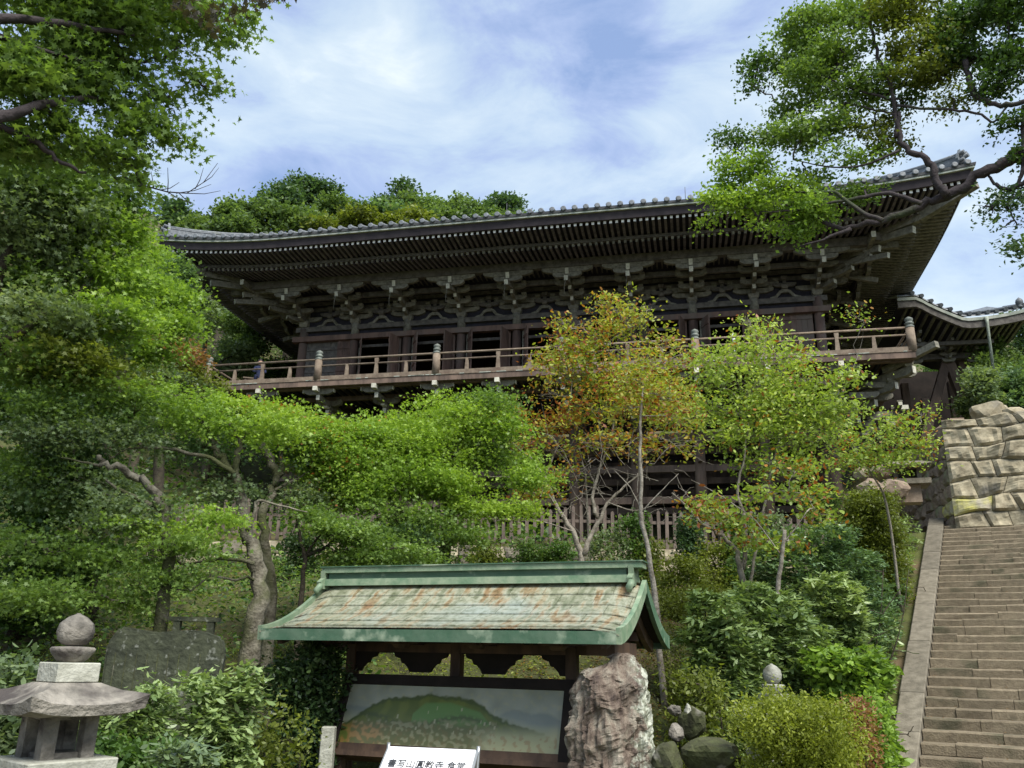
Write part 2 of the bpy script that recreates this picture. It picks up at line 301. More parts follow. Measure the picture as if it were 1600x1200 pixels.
# ------------------------------------------------------------------ boulder wall
wall = thing('boulder_wall', 'tall dry stone boulder wall with yellow lichen at the top of the steps', 'stone wall', (WC[0], WC[1], WZ0))
def stone_face(O, A, Nout, width, height, rows, batter, mats, parent, seed, wmin=.45, wmax=1.1, bulge=.1, end_taper=0, gap=.009, name='stone', skipfn=None):
    rr = random.Random(seed); A = np.array([*A, 0.]); Nn = np.array([*Nout, 0.]); O = np.array(O, float)
    hs = [0]
    for r in range(rows): hs.append(hs[-1] + rr.uniform(.75, 1.3))
    hs = [h / hs[-1] * height for h in hs]
    ph = [rr.uniform(0, 6) for _ in range(rows + 1)]
    def hl(r, a): return hs[r] + (0 if r == 0 else (.05 * math.sin(a * 2.1 + ph[r]) + .03 * math.sin(a * 4.7 + ph[r] * 2)) * min(1, height / rows / .5))
    for r in range(rows):
        a = 0.; ww = [];
        while a < width: w = rr.uniform(wmin, wmax); ww.append((a, min(a + w, width), rr.uniform(-.2, .2))); a += w
        for i, (a0, a1, tl) in enumerate(ww):
            tp = ww[i - 1][2] if i else 0; tq = tl if a1 < width else 0
            c = [(a0 + gap - tp * .5 * (i > 0), 0), (a1 - gap - tq * .5, 0), (a1 - gap + tq * .5, 1), (a0 + gap + tp * .5 * (i > 0), 1)]
            if skipfn and skipfn((a0 + a1) / 2, (hs[r] + hs[r + 1]) / 2): continue
            vs = []; K = 7; bl = bulge * rr.uniform(.4, 1.3); sdn = rr.randrange(9999)
            for iy in range(K + 1):
                for ix in range(K + 1):
                    fx, fy = ix / K, iy / K
                    aa = (c[0][0] * (1 - fx) + c[1][0] * fx) * (1 - fy) + (c[3][0] * (1 - fx) + c[2][0] * fx) * fy
                    z = (hl(r, aa) + gap) * (1 - fy) + (hl(r + 1, aa) - gap) * fy
                    ed = min(fx, 1 - fx, fy, 1 - fy); out = bl * (1 - (1 - min(1, ed * 6.5)) ** 2) * .62 * (1 + (fx - .5) * tl * 5 + (fy - .5) * tp * 4) + bulge * .8 * mno.fractal(Vector((aa * 2.6 + sdn, z * 2.6, r * 3.)), 1., 2.2, 2) * min(1, ed * 7) + rr.uniform(-.006, .006)
                    vs.append(O + A * aa + Nn * (out - batter * z) + np.array([0, 0, z]))
            n = K + 1; fs = [(j * n + i_, j * n + i_ + 1, (j + 1) * n + i_ + 1, (j + 1) * n + i_) for j in range(K) for i_ in range(K)]
            rim = [i_ for i_ in range(n)] + [j * n + K for j in range(1, n)] + [K * n + i_ for i_ in range(K - 1, -1, -1)] + [j * n for j in range(K - 1, 0, -1)]
            base = len(vs); vs += [vs[q] - Nn * .4 for q in rim]; L = len(rim)
            fs += [(rim[q], base + q, base + (q + 1) % L, rim[(q + 1) % L]) for q in range(L)]
            mb = MB(); mb.poly(vs, fs, 0, False)
            mm = mats(r, i, a0) if callable(mats) else mats
            ob = mb.build(name, mm, parent)
            if mm is stone_yel: ob['label'] = 'stone crusted with yellow lichen'
# front face: along sr_, facing -sd_;  left face: along hn, facing -hu
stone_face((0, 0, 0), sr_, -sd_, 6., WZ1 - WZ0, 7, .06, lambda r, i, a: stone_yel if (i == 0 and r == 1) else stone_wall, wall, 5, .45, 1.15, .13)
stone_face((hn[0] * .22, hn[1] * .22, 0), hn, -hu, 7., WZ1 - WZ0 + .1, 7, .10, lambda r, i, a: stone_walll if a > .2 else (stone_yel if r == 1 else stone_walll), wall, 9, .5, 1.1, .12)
def rock(name, c, r, m_, seed=0, parent=None, sub=3, rough=.22, flat=None, fr=1.6):
    import bmesh
    bm = bmesh.new(); bmesh.ops.create_icosphere(bm, subdivisions=sub, radius=1)
    P = np.array([v.co[:] for v in bm.verts]); d = 1 + rough * 1.1 * fnoise(P, fr, seed * 1.7, .75, 6)
    rr = np.random.default_rng(seed)
    for _ in range(9):      # chip flats off it
        n_ = rr.normal(size=3); n_ /= np.linalg.norm(n_); k = P @ n_; lim = rr.uniform(.68, .9); d = np.where(k * d > lim, lim / np.maximum(k, .01), d)
    P = P * d[:, None] * np.array(r)
    if flat is not None: P[:, 2] = np.maximum(P[:, 2], flat)
    for v_, p in zip(bm.verts, P): v_.co = p
    me = bpy.data.meshes.new(name); bm.to_mesh(me); bm.free(); me.materials.append(m_)
    for p in me.polygons: p.use_smooth = False
    return put(name, me, parent, c)
_p = at(1542, 643, 28.9) - np.array([*WC, WZ0])
rock('cap_stone', (_p[0], _p[1], WZ1 - WZ0 + .2), (.62, .5, .38), stone_wall, 4, wall)
for k in range(5):
    q = np.array([*(WC + sr_ * (2.0 + k * .75) + sd_ * .5), 0]) - np.array([*WC, 0]); rock('cap_stone', (q[0], q[1], WZ1 - WZ0 + .03), (.42, .34, .2), stone_wall, 20 + k, wall, sub=2)
hr = thing('handrail', 'slim steel handrail rising beside the upper right edge of the steps', 'handrail', (*(SP + sr_ * 1.95 + sd_ * 12.55), TOPZ))
MB().tube([(0, -1.6, -.02), (0, -.7, .42), (0, .0, .86), (.0, .35, .95)], .022, 8).build('rail', steel_m, hr)
MB().tube([(0, 0, -.1), (0, 0, .86)], .02, 8).build('post', steel_m, hr); MB().tube([(0, -1.5, -.7), (0, -1.5, .05)], .02, 8).build('post', steel_m, hr)

# ------------------------------------------------------------------ low retaining wall + picket fence under the hall
fd = np.array([1., 0.]); FX0, FX1 = -10.5, 10.2
lw = thing('low_stone_wall', 'low pale dry stone retaining wall running below the picket fence', 'stone wall', (FX0, 24.85, 3.75))
def lwm(r, i, a): return (stone_wall, stone_kerb, stone_wall)[(i * 7 + r * 3) % 3]
stone_face((0, 0, 0), (1, 0), (0, -1), FX1 - FX0 - .2, 1.0, 3, .04, lwm, lw, 31, .38, .75, .05, gap=.012)
fn = thing('picket_fence', 'weathered grey wooden picket fence along the terrace edge below the hall', 'fence', (FX0, 25.6, 4.72))
n_p = int((FX1 - FX0) / .235); pm = MB().box(-.05, .05, -.02, .02, 0, 1.18).poly([(0, 0, 0)], [])
pk = MB(); pk.poly([(-.05, -.02, 0), (.05, -.02, 0), (.05, .02, 0), (-.05, .02, 0), (-.05, -.02, 1.12), (.05, -.02, 1.12), (.05, .02, 1.12), (-.05, .02, 1.12), (0, -.02, 1.18), (0, .02, 1.18)],
    [(0, 3, 2, 1), (0, 1, 5, 8, 4), (2, 3, 7, 9, 6), (1, 2, 6, 5), (3, 0, 4, 7), (5, 6, 9, 8), (7, 4, 8, 9)])
pkm = pk.mesh('picket', wood_grey)
for i in range(n_p):
    o = put('picket', pkm, fn, (i * .235, random.uniform(-.01, .01), gz(FX0 + i * .235, 25.6) - 4.72 - .1 + .1)); o.rotation_euler = (0, random.uniform(-.02, .02), 0); o.scale = (1, 1, random.uniform(.96, 1.04))
for z in (.32, .88): MB().box(-.1, FX1 - FX0, .02, .06, z, z + .09).build('rail', wood_grey, fn)
for i in range(0, n_p, 9): MB().box(-.06, .06, .06, .18, -.15, 1.1).build('post', wood_grey, fn, (i * .235, 0, 0))

# ------------------------------------------------------------------ the hall
BAY, NB = 2.4, 9; UL = -BAY * NB; OV = 4.7; DEP = 12.0
ZD, ZB, ZE = 11.75, 14.64, 17.40          # deck, beam underside, tile line
hall = thing('temple_hall', 'huge dark timber Japanese temple hall with sweeping tiled roof raised on stilts above the trees', 'temple', (HC[0], HC[1], 0), -AZB)
def rise(U, V=None):                        # how much the eave sweeps up towards the corners
    c = np.minimum(np.abs(U - OV), np.abs(U - (UL - OV)))
    if V is not None: c = np.minimum(c, 99) if V is None else c
    return .46 * np.clip(1 - c / 5.8, 0, 1) ** 2
def rise2(U, V):
    cu = np.minimum(OV - U, U - (UL - OV)); cv = np.minimum(V + OV, DEP + OV - V)
    return .46 * np.clip(1 - np.maximum(cu, cv) / 5.8, 0, 1) ** 2
# columns
cyl = lambda r, z0, z1: MB().lathe([(r, z0), (r, z1)], 18)
colm = cyl(.19, ZD - .2, 15.3).mesh('column', wood_red)
colu = cyl(.185, 14.9, 15.42).mesh('column_head', wood_pale)
for i in range(NB + 1): put('column', colm, hall, (-BAY * i, 0, 0)); put('column_head', colu, hall, (-BAY * i, -.012, 0)) if 0 < i < 9 else None
for U in (0, UL):
    for k in range(1, 6): put('column', colm, hall, (U, k * 2.4, 0))
# beams on the facade
MB().box(UL - .42, .42, -.27, -.03, ZB, ZB + .23).build('nageshi_beam', wood_red, hall)
MB().box(UL - .3, .3, -.23, -.02, ZD - .01, ZD + .2).build('sill_beam', wood_red, hall)
MB().box(UL - .35, .35, -.14, .1, 15.14, 15.36).build('head_tie_beam', wood_up, hall)
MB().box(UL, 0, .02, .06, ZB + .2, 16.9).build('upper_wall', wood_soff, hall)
for U in (0, UL):
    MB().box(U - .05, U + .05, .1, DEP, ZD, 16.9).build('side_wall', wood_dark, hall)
    for z, h in ((ZB, .23), (15.14, .22), (ZD + .8, .16)):
        MB().box(U - .2, U + .2, -.1, DEP, z + .003, z + h).build('side_beam', wood_red if z < 15 else wood_up, hall)
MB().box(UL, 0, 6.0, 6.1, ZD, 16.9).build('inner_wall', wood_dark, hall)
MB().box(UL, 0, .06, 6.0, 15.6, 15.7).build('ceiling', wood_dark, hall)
# bays: doors
def plank_panel(w, h, nm, m_=wood_red, planks=5, th=.05, ledges=(.12, .5, .88)):
    mb = MB()
    for k in range(planks): mb.box(k * w / planks + .004, (k + 1) * w / planks - .004, -th / 2 + random.uniform(-.004, .004), th / 2, 0, h)
    for f in ledges: mb.box(.01, w - .01, -th / 2 - .035, -th / 2 - .006, f * h - .06, f * h + .06)
    return mb.mesh(nm, m_)
DH = ZB - ZD - .2
leaf_me = plank_panel(.62, DH, 'door_leaf'); closed_me = plank_panel(1.9, DH, 'closed_panel', wood_red, 9, .05, (.06, .36, .64, .94))
grill_me = plank_panel(1.5, DH, 'closed_panel', wood_up, 8)
for i in range(NB):
    Ur = -BAY * i; Ul = Ur - BAY
    if i in (0,):
        put('closed_panel', closed_me, hall, (Ul + .25, -.02, ZD + .2)); continue
    if i == 8:
        put('closed_panel', grill_me, hall, (Ul + .2, -.0, ZD + .2)); put('door_leaf', leaf_me, hall, (Ur - .72, -.12, ZD + .2), .12)
        continue
    MB().box(Ul + .25, Ul + .33, -.06, .06, ZD + .2, ZB - .01).build('door_jamb', wood_pale, hall); MB().box(Ur - .33, Ur - .25, -.06, .06, ZD + .2, ZB - .01).build('door_jamb', wood_red, hall)
    for (ux, a) in ((Ul + .34, -1.12), (Ur - .34, math.pi + 1.2)):
        put('door_leaf', leaf_me, hall, (ux, -.1, ZD + .2), a + random.uniform(-.1, .1))
    MB().box(Ul + .25, Ur - .25, -.03, .03, ZB - .34, ZB - .22).build('door_lintel', wood_up, hall)
# bracket sets
def boat(L, h=.2, th=.14):                   # curved bracket arm profile, top at 0
    return [(-L, 0), (-L, -h * .42), (-L * .93, -h * .62), (-L * .8, -h * .85), (-L * .62, -h), (L * .62, -h), (L * .8, -h * .85), (L * .93, -h * .62), (L, -h * .42), (L, 0)]
ex, ey, ez = (1, 0, 0), (0, 1, 0), (0, 0, 1)
def block(mb, c, s=.2, h=.16, mi=0):         # bearing block, tapered below
    x, y, z = c; a = s / 2; b = s * .34
    mb.poly([(x - b, y - b, z), (x + b, y - b, z), (x + b, y + b, z), (x - b, y + b, z)] + [(x - a, y - a, z + h * q) for q in (.45, 1)] + [(x + a, y - a, z + h * q) for q in (.45, 1)] + [(x + a, y + a, z + h * q) for q in (.45, 1)] + [(x - a, y + a, z + h * q) for q in (.45, 1)],
            [(0, 3, 2, 1), (0, 1, 6, 4), (1, 2, 8, 6), (2, 3, 10, 8), (3, 0, 4, 10), (4, 6, 7, 5), (6, 8, 9, 7), (8, 10, 11, 9), (10, 4, 5, 11), (5, 7, 9, 11)], mi)
def arm_out(mb, dirv, V0, V1, z, h=.2, th=.15, mi=0, tip=1):     # arm projecting outwards with curved underside, along dirv
    d = np.array([*dirv, 0.]); pr = [(V0, 0), (V0, -h), (V1 - .22, -h), (V1 - .1, -h * .82), (V1 - .03, -h * .6), (V1, -h * .35), (V1, 0)]
    mb.prism(pr, ((0, 0, z), d, ez, np.cross(d, (0, 0, 1))), th, mi)
    tpt = d * (V1 + .006); nrm = np.cross(d, (0, 0, 1))
    if tip is not None:
        a = nrm * th * .42; mb.poly([tpt + a + np.array([0, 0, z - .015]), tpt - a + np.array([0, 0, z - .015]), tpt - a + np.array([0, 0, z - h * .9]), tpt + a + np.array([0, 0, z - h * .9])], [(0, 1, 2, 3)], tip)
def bracket_meshes(dirs, k=1.0):
    A = MB(); Bk = MB(); T = MB()
    block(Bk, (0, 0, 15.38), .42, .26)
    z0 = 15.82
    for (dx, dy) in dirs:
        f = math.hypot(dx, dy); d = (dx, dy)
        for j, (r, z) in enumerate(((.62, 15.80), (1.2, 16.04), (1.78, 16.27))):
            arm_out(A, d, -.2, r, z, .20, .15)
            block(Bk, (dx * (r - .14), dy * (r - .14), z), .22, .13)
        # tail rafter nose and its square end
        T.beam((dx * .5, dy * .5, 16.35), (dx * 2.28, dy * 2.28, 15.86), .15, .2, 0, tipmi=1)
        T.beam((dx * .6, dy * .6, 16.66), (dx * 2.06, dy * 2.06, 16.26), .15, .24, 0, tipmi=1)
    return A, Bk, T
A, Bk, T = bracket_meshes([(0, -1)])
for (L, V, z, th) in ((.78, -.02, 15.84, .15), (1.0, -.02, 16.1, .13), (.52, -.58, 16.0, .15), (.62, -1.16, 16.25, .15), (.58, -1.9, 16.24, .16), (1.02, -1.9, 16.46, .16)):
    A.prism(boat(L, .2), ((0, V, z), ex, ez, ey), th)
    for s in (-L + .12, L - .12): block(Bk, (s, V, z - .0), .2, .11)
am, bm_, tm = A.mesh('arm', [wood_pale, wood_end]), Bk.mesh('bearing_blocks', wood_pale), T.mesh('tail_rafter', [wood_pale, wood_end])
def place_bracket(U, V, rz=0, ms=(am, bm_, tm)):
    b = put('bracket_set', ms[0], hall, (U, V, 0), rz); tag(put('bearing_blocks', ms[1], b), kind='stuff'); put('tail_rafter', ms[2], b)
for i in range(1, NB): place_bracket(-BAY * i, 0)
for k in range(1, 5): place_bracket(0, k * 2.4, math.pi / 2); place_bracket(UL, k * 2.4, -math.pi / 2)
for U, sx in ((0, 1), (UL, -1)):
    A, Bk, T = bracket_meshes([(0, -1), (sx, 0), (sx * .98, -.98)])
    for (L, V, z) in ((.78, 0, 15.84), (.6, -.6, 16.03), (.7, -1.16, 16.28), (.58, -1.9, 16.24), (1.0, -1.9, 16.46)):
        A.prism(boat(L, .2), ((0, V, z), ex, ez, ey), .15); A.prism(boat(L, .2), ((-sx * V, 0, z + .004), ey, ez, ex), .15)
    T.beam((sx * .3, -.3, 16.9), (sx * 3.0, -3.0, 16.42), .2, .26, 0, tipmi=1)
    T.beam((sx * 1.7, 0, 16.5), (sx * 1.7, -2.75, 16.5), .16, .24, 0, tipmi=1); T.beam((0, -1.7, 16.5), (sx * 2.75, -1.7, 16.5), .16, .24, 0, tipmi=1)
    ms = (A.mesh('arm', [wood_pale, wood_end]), Bk.mesh('bearing_blocks', wood_pale), T.mesh('tail_rafter', [wood_pale, wood_end])); place_bracket(U, 0, 0, ms)
# intermediate frog-leg struts and stacked struts in each bay
fl = MB(); pr = [(-.62, 0), (-.56, .05), (-.38, .1), (-.22, .3), (-.1, .36), (.1, .36), (.22, .3), (.38, .1), (.56, .05), (.62, 0), (.5, -.0), (.3, .03), (.14, .22), (-.14, .22), (-.3, .03), (-.5, 0)]
fl.prism(pr, ((0, -.06, 15.36), ex, ez, ey), .1)
fr = MB(); fr.box(-.26, .26, -.02, .0, 15.37, 15.6)
flm = fl.mesh('frog_leg_strut', wood_pale); sb = MB(); block(sb, (0, -.1, 15.73), .26, .16); sb.cbox((0, -.1, 16.0), (.13, .12, .2)); block(sb, (0, -.1, 16.12), .24, .14)
sb.prism(boat(.45, .16), ((0, -.1, 15.98), ex, ez, ey), .12); sbm = sb.mesh('strut_block', wood_up)
for i in range(NB):
    U = -BAY * (i + .5); put('frog_leg_strut', flm, hall, (U, 0, 0)); put('strut_block', sbm, hall, (U, 0, 0))
for z, V, h in ((16.12, 0, .16), (16.4, -.02, .16)): MB().box(UL - .4, .4, V - .07, V + .01, z, z + h).build('wall_plate', wood_up, hall)
MB().box(UL - 1.3, 1.3, -1.05, -.9, 16.22, 16.42).build('mid_purlin', wood_up, hall)
MB().box(UL - 2.3, 2.3, -2.02, -1.78, 16.47, 16.80).build('eave_purlin', wood_up, hall)
for s, U in ((1, 0), (-1, UL)): MB().box(*sorted((U + s * 1.78, U + s * 2.02)), -2.3, DEP, 16.474, 16.80).build('side_purlin', wood_up, hall)
# soffit ceiling boards between wall and purlin
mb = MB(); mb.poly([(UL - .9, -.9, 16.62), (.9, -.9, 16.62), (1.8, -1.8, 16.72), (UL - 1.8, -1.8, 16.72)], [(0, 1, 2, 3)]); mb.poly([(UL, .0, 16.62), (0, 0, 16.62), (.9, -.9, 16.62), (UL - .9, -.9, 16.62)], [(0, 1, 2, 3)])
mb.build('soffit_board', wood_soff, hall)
for i in range(54):       # little lattice ribs under that soffit
    pass
rb = MB()
for k in range(int(21.6 / .2)): rb.box(-.2 * k - .13, -.2 * k - .07, -1.78, -.9, 16.60, 16.66)
tag(rb.build('lattice_ribs', wood_up, hall), kind='stuff')
# rafters -------------------------------------------------------------
V_P, V_B, V_F, V_E = -1.9, -3.35, -4.4, -4.62
def zb(d, c): return 16.86 - (d - 1.9) * .14 + c                    # base rafter centre line by outward distance d
def zf(d, c): return 16.93 + (d - 3.35) * .02 + c
def rafter_z(d, flying, U, V): return (zf(d, 0) if flying else zb(d, 0)) + rise2(U, V)
SPC = .2215; nfr = 140
for k in range(nfr):
    U = UL - OV + .28 + k * (UL * -1 + 2 * OV - .56) / (nfr - 1)
    start = max(0., U, UL - U)              # the hip cuts the rafters off at the corners
    for fly in (0, 1):
        d0, d1 = (1.2, 3.4) if not fly else (2.9, 4.42)
        d0 = max(d0, start + .05)
        if d0 > d1 - .12: continue
        mb = MB(); n_ = 3; P = [(0, -(d0 + (d1 - d0) * q / (n_ - 1)), rafter_z(d0 + (d1 - d0) * q / (n_ - 1), fly, U, -(d0 + (d1 - d0) * q / (n_ - 1)))) for q in range(n_)]
        for q in range(n_ - 1):
            mb.beam(P[q], P[q + 1], .095, .115, 0, tipmi=1 if q == n_ - 2 else 0)
        o = mb.build('flying_rafter' if fly else 'base_rafter', [wood_raft, wood_tip if fly else wood_pale], hall, (U, 0, 0))
for s, U0 in ((1, 0), (-1, UL)):
    for fly in (0, 1):
        mb = MB()
        for k in range(int((DEP + OV * 2) / .235)):
            V = -OV + .28 + k * .235; start = max(0., -V, V - DEP); d0, d1 = (0.1, 3.4) if not fly else (2.9, 4.42); d0 = max(d0, start + .05)
            if d0 > d1 - .12: continue
            pts = [(U0 + s * d, V, (rafter_z(d, fly, U0 + s * d, V))) for d in np.linspace(d0, d1, 3)]
            for q in range(2): mb.beam(pts[q], pts[q + 1], .095, .115, 0, tipmi=1 if q == 1 else 0)
        tag(mb.build('side_rafters', [wood_raft if s < 0 else wood_pale, wood_pale], hall), kind='stuff')
# boards over the rafters, eave boards, per side with sweep
def ring(doff, z, n=60):      # points of the rectangle doff metres outside the column line
    pts = []
    a, b, c, d = UL - doff, doff, -doff, DEP + doff
    for i in range(n): pts.append((a + (b - a) * i / n, c))
    for i in range(30): pts.append((b, c + (d - c) * i / 30))
    for i in range(n): pts.append((b - (b - a) * i / n, d))
    for i in range(30): pts.append((a, d - (d - c) * i / 30))
    return [(x, y, (z(x, y) if callable(z) else z)) for x, y in pts]
def band(name, rings, m_, closed=False):
    k = len(rings[0]); vs = [p for r in rings for p in r]; fs = []
    for j in range(len(rings) - (0 if closed else 1)):
        j2 = (j + 1) % len(rings)
        for i in range(k): fs.append((j * k + i, j * k + (i + 1) % k, j2 * k + (i + 1) % k, j2 * k + i))
    mb = MB(); mb.poly(vs, fs); return mb.build(name, m_, hall)
def zr(base, dd): return lambda x, y: base + rise2(x, y) * dd
def at_d(d, z): return ring(d, lambda x, y: z + rise2(x * 1., y))
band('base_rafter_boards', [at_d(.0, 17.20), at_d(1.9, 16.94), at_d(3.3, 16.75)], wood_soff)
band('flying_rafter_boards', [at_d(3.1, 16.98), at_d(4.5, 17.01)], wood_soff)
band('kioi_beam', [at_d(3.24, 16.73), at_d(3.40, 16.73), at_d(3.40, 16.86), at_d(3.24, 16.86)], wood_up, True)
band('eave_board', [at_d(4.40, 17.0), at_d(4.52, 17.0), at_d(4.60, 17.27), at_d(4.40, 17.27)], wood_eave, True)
band('eave_strip', [at_d(4.45, 17.275), at_d(4.69, 17.275), at_d(4.69, 17.345), at_d(4.45, 17.345)], strip_m, True)
band('eave_tile_edge', [at_d(4.5, 17.35), at_d(4.72, 17.35), at_d(4.74, 17.44), at_d(4.5, 17.44)], tile_d, True)
# hip rafters
for s, U0 in ((1, 0), (-1, UL)):
    mb = MB(); P = [(U0 + s * d, -d, (17.0 - .17 * (d - .4) if d < 3.2 else 16.52 + .10 * (d - 3.2)) + .46 * max(0, 1 - (OV - d) / 5.8) ** 2) for d in (.4, 1.4, 2.4, 3.2, 3.6, 4.1, 4.66)]
    for a_, b_ in zip(P, P[1:]): mb.beam(a_, b_, .24, .3, 0)
    mb.build('hip_rafter', wood_pale, hall)
# roof surface
def roofz(U, V):
    d = min(U - (UL - OV), OV - U, V + OV, DEP + OV - V); d = max(d, 0)
    return 17.43 + rise2(U, V) * (1 - min(d, 4) / 6) + .36 * d + .018 * d * d
us = np.concatenate([np.linspace(UL - OV, UL - OV + 8, 16), np.linspace(UL - OV + 9, OV - 9, 14), np.linspace(OV - 8, OV, 16)]); vs_ = np.linspace(-OV, DEP + OV, 40)
V3 = [(float(a), float(b), roofz(a, b)) for b in vs_ for a in us]; k = len(us)
mb = MB(); mb.poly(V3, [(j * k + i, j * k + i + 1, (j + 1) * k + i + 1, (j + 1) * k + i) for j in range(len(vs_) - 1) for i in range(k - 1)], 0, True)
roof = mb.build('tiled_roof', tile_m, hall)
nt_ = 74
for k in range(nt_):
    U = UL - OV + .22 + k * (-UL + 2 * OV - .44) / (nt_ - 1)
    run = min(U - (UL - OV), OV - U, 7.5) - .1
    if run < .3: run = .3
    pts = [(U, -OV - .04 + q, roofz(U, -OV + q) + .06) for q in np.linspace(0, run, 6)]
    MB().tube(pts, .085, 8).build('tile_row', tile_m, roof); MB().lathe([(.092, -.03), (.105, -.02), (.105, .02), (.07, .03)], 12).build('end_tile', tile_m, roof, (U, -OV - .05, pts[0][2])).rotation_euler = (math.pi / 2 - .1, 0, 0)
mb = MB()
for s, U0 in ((1, OV), (-1, UL - OV)):
    for k in range(50):
        V = -OV + .22 + k * (DEP + 2 * OV - .44) / 49; run = max(.3, min(V + OV, DEP + OV - V, 6) - .1)
        pts = [(U0 + s * .04 - s * q, V, roofz(U0 - s * q, V) + .06) for q in np.linspace(0, run, 5)]; mb.tube(pts, .085, 7)
tag(mb.build('side_tile_rows', tile_m, roof), kind='stuff')
for s, U0 in ((1, OV), (-1, UL - OV)):        # hip ridges with their stepped ends
    mb = MB(); Q = [(U0 - s * d, -OV + d, roofz(U0 - s * d, -OV + d)) for d in (.35, 1.0, 1.9, 3.0, 4.5, 6.0)]
    for j, (w, z, h) in enumerate(((.34, .16, .2), (.26, .33, .14), (.30, .42, .05))):
        for a_, b_ in zip(Q, Q[1:]): mb.beam((a_[0], a_[1], a_[2] + z), (b_[0], b_[1], b_[2] + z), w, h)
    mb.tube([(a_[0], a_[1], a_[2] + .5) for a_ in Q], .08, 8); mb.build('hip_ridge', tile_m, roof)
    g = MB(); c = np.array(Q[0]); d = np.array([s * .707, -.707, 0]); pp_ = np.array([.707, s * .707, 0])
    g.prism([(-.2, 0), (.2, 0), (.24, .2), (.14, .42), (.06, .5), (0, .62), (-.06, .5), (-.14, .42), (-.24, .2)], (c + d * .05 + np.array([0, 0, .08]), pp_, ez, d), .09)
    for q, z in ((-.15, .14), (.0, .10), (.15, .14), (-.08, .45), (.08, .45)): g.tube([c + pp_ * q + np.array([0, 0, z + .02]) - d * .1, c + pp_ * q + np.array([0, 0, z + .05]) + d * .26], .065, 8)
    g.tube([c + np.array([0, 0, .28]) - d * .1, c + np.array([0, 0, .36]) + d * .34], .08, 10)
    g.build('ridge_end_tile', tile_m, roof)
# veranda --------------------------------------------------------------
VV, VS = -3.32, 2.34
mb = MB(); mb.box(UL - VS, VS, VV + .02, -.02, ZD - .06, ZD - .01)
mb.box(0.02, VS - .02, 0, DEP, ZD - .062, ZD - .012); mb.box(UL - VS + .02, UL - .02, 0, DEP, ZD - .062, ZD - .012); mb.build('deck_boards', wood_stilt, hall)
rb = MB()
for k in range(int((-UL + 2 * VS) / .3)): rb.box(UL - VS + .1 + k * .3, UL - VS + .2 + k * .3, VV + .2, -.05, ZD - .16, ZD - .066)
tag(rb.build('deck_joists', wood_soff, hall), kind='stuff')
MB().box(UL - VS - .06, VS + .06, VV - .05, VV + .16, ZD - .26, ZD - .05).build('deck_edge_beam', wood_stilt, hall)
edge_strip = MB().box(UL - VS - .08, VS + .08, VV - .075, VV + .1, ZD - .045, ZD - .008).build('deck_edge_board', wood_rail, hall)
for s, U0 in ((1, VS), (-1, UL - VS)): MB().box(*sorted((U0 + s * .05, U0 - s * .16)), VV + .17, DEP, ZD - .258, ZD - .052).build('deck_edge_beam', wood_stilt, hall)
wt_ = MB()                                     # patches of worn pale edge
for k in range(46):
    U = random.uniform(UL - VS, VS); L = random.uniform(.1, .5); wt_.box(U, U + L, VV - .079, VV - .0755, ZD - .04, ZD - .012)
tag(wt_.build('worn_edge_patches', strip_m, hall), kind='stuff')
rl = MB().box(UL - VS + .1, VS - .1, VV + .0, VV + .12, ZD + .02, ZD + .16).build('railing', wood_rail, hall)
for z, r in ((.60, .035), (.86, .042)):
    MB().tube([(UL - VS - .28 if z > .8 else UL - VS, VV + .06, ZD + z), (VS + (.0), VV + .06, ZD + z)], r, 8).build('rail', wood_rail, rl)
for s, U0 in ((1, VS), (-1, UL - VS)):
    MB().box(U0 - .06, U0 + .06, VV + .2, DEP, ZD + .02, ZD + .16).build('bottom_rail', wood_rail, rl)
    for z, r in ((.60, .035), (.86, .042)): MB().tube([(U0, VV, ZD + z), (U0, DEP, ZD + z)], r, 8).build('rail', wood_rail, rl)
gp = MB().lathe([(.125, -.02), (.115, .78)], 12); gp2 = MB().lathe([(.118, .78), (.122, .80), (.122, .83), (.095, .84), (.09, .88), (.115, .90), (.118, .95), (.085, .98), (.088, 1.0), (.115, 1.05), (.10, 1.10), (.03, 1.15), (.0, 1.17)], 12)
gpm, gcm = gp.mesh('newel_post', wood_rail), gp2.mesh('finial', mat('bronze_cap', (.20, .22, .19), (.10, .11, .10), 9, .6, .1))
for U in (VS, 0 - 2.4 * 2, -2.4 * 4, -2.4 * 6, -2.4 * 8 - .0, UL - VS):
    q = put('newel_post', gpm, rl, (U, VV + .06, ZD)); f_ = put('finial', gcm, rl, (U, VV + .06, ZD)); q.scale = f_.scale = (1.25, 1.25, 1.08)
for V in (0.0, 4.8): 
    for U in (VS, UL - VS): put('newel_post', gpm, rl, (U, V, ZD)); put('finial', gcm, rl, (U, V, ZD))
ps = MB(); ps.prism([(-.075, .14), (.075, .14), (.05, .6), (-.05, .6)], ((0, .06, 0), ex, ez, ey), .08); psm = ps.mesh('baluster', wood_rail)
pt_ = MB(); pt_.prism([(-.08, .14), (.08, .14), (.055, .58), (.075, .72), (.075, .80), (-.075, .80), (-.075, .72), (-.055, .58)], ((0, .06, 0), ex, ez, ey), .09); ptm = pt_.mesh('baluster', wood_rail)
newels = [VS, -4.8, -9.6, -14.4, -19.2, UL - VS]
for a, b in zip(newels, newels[1:]):
    n_ = 6 if a - b > 6 else 4
    for q in range(1, n_): put('baluster', ptm if q % 2 == 0 else psm, rl, (a + (b - a) * q / n_, VV, ZD))
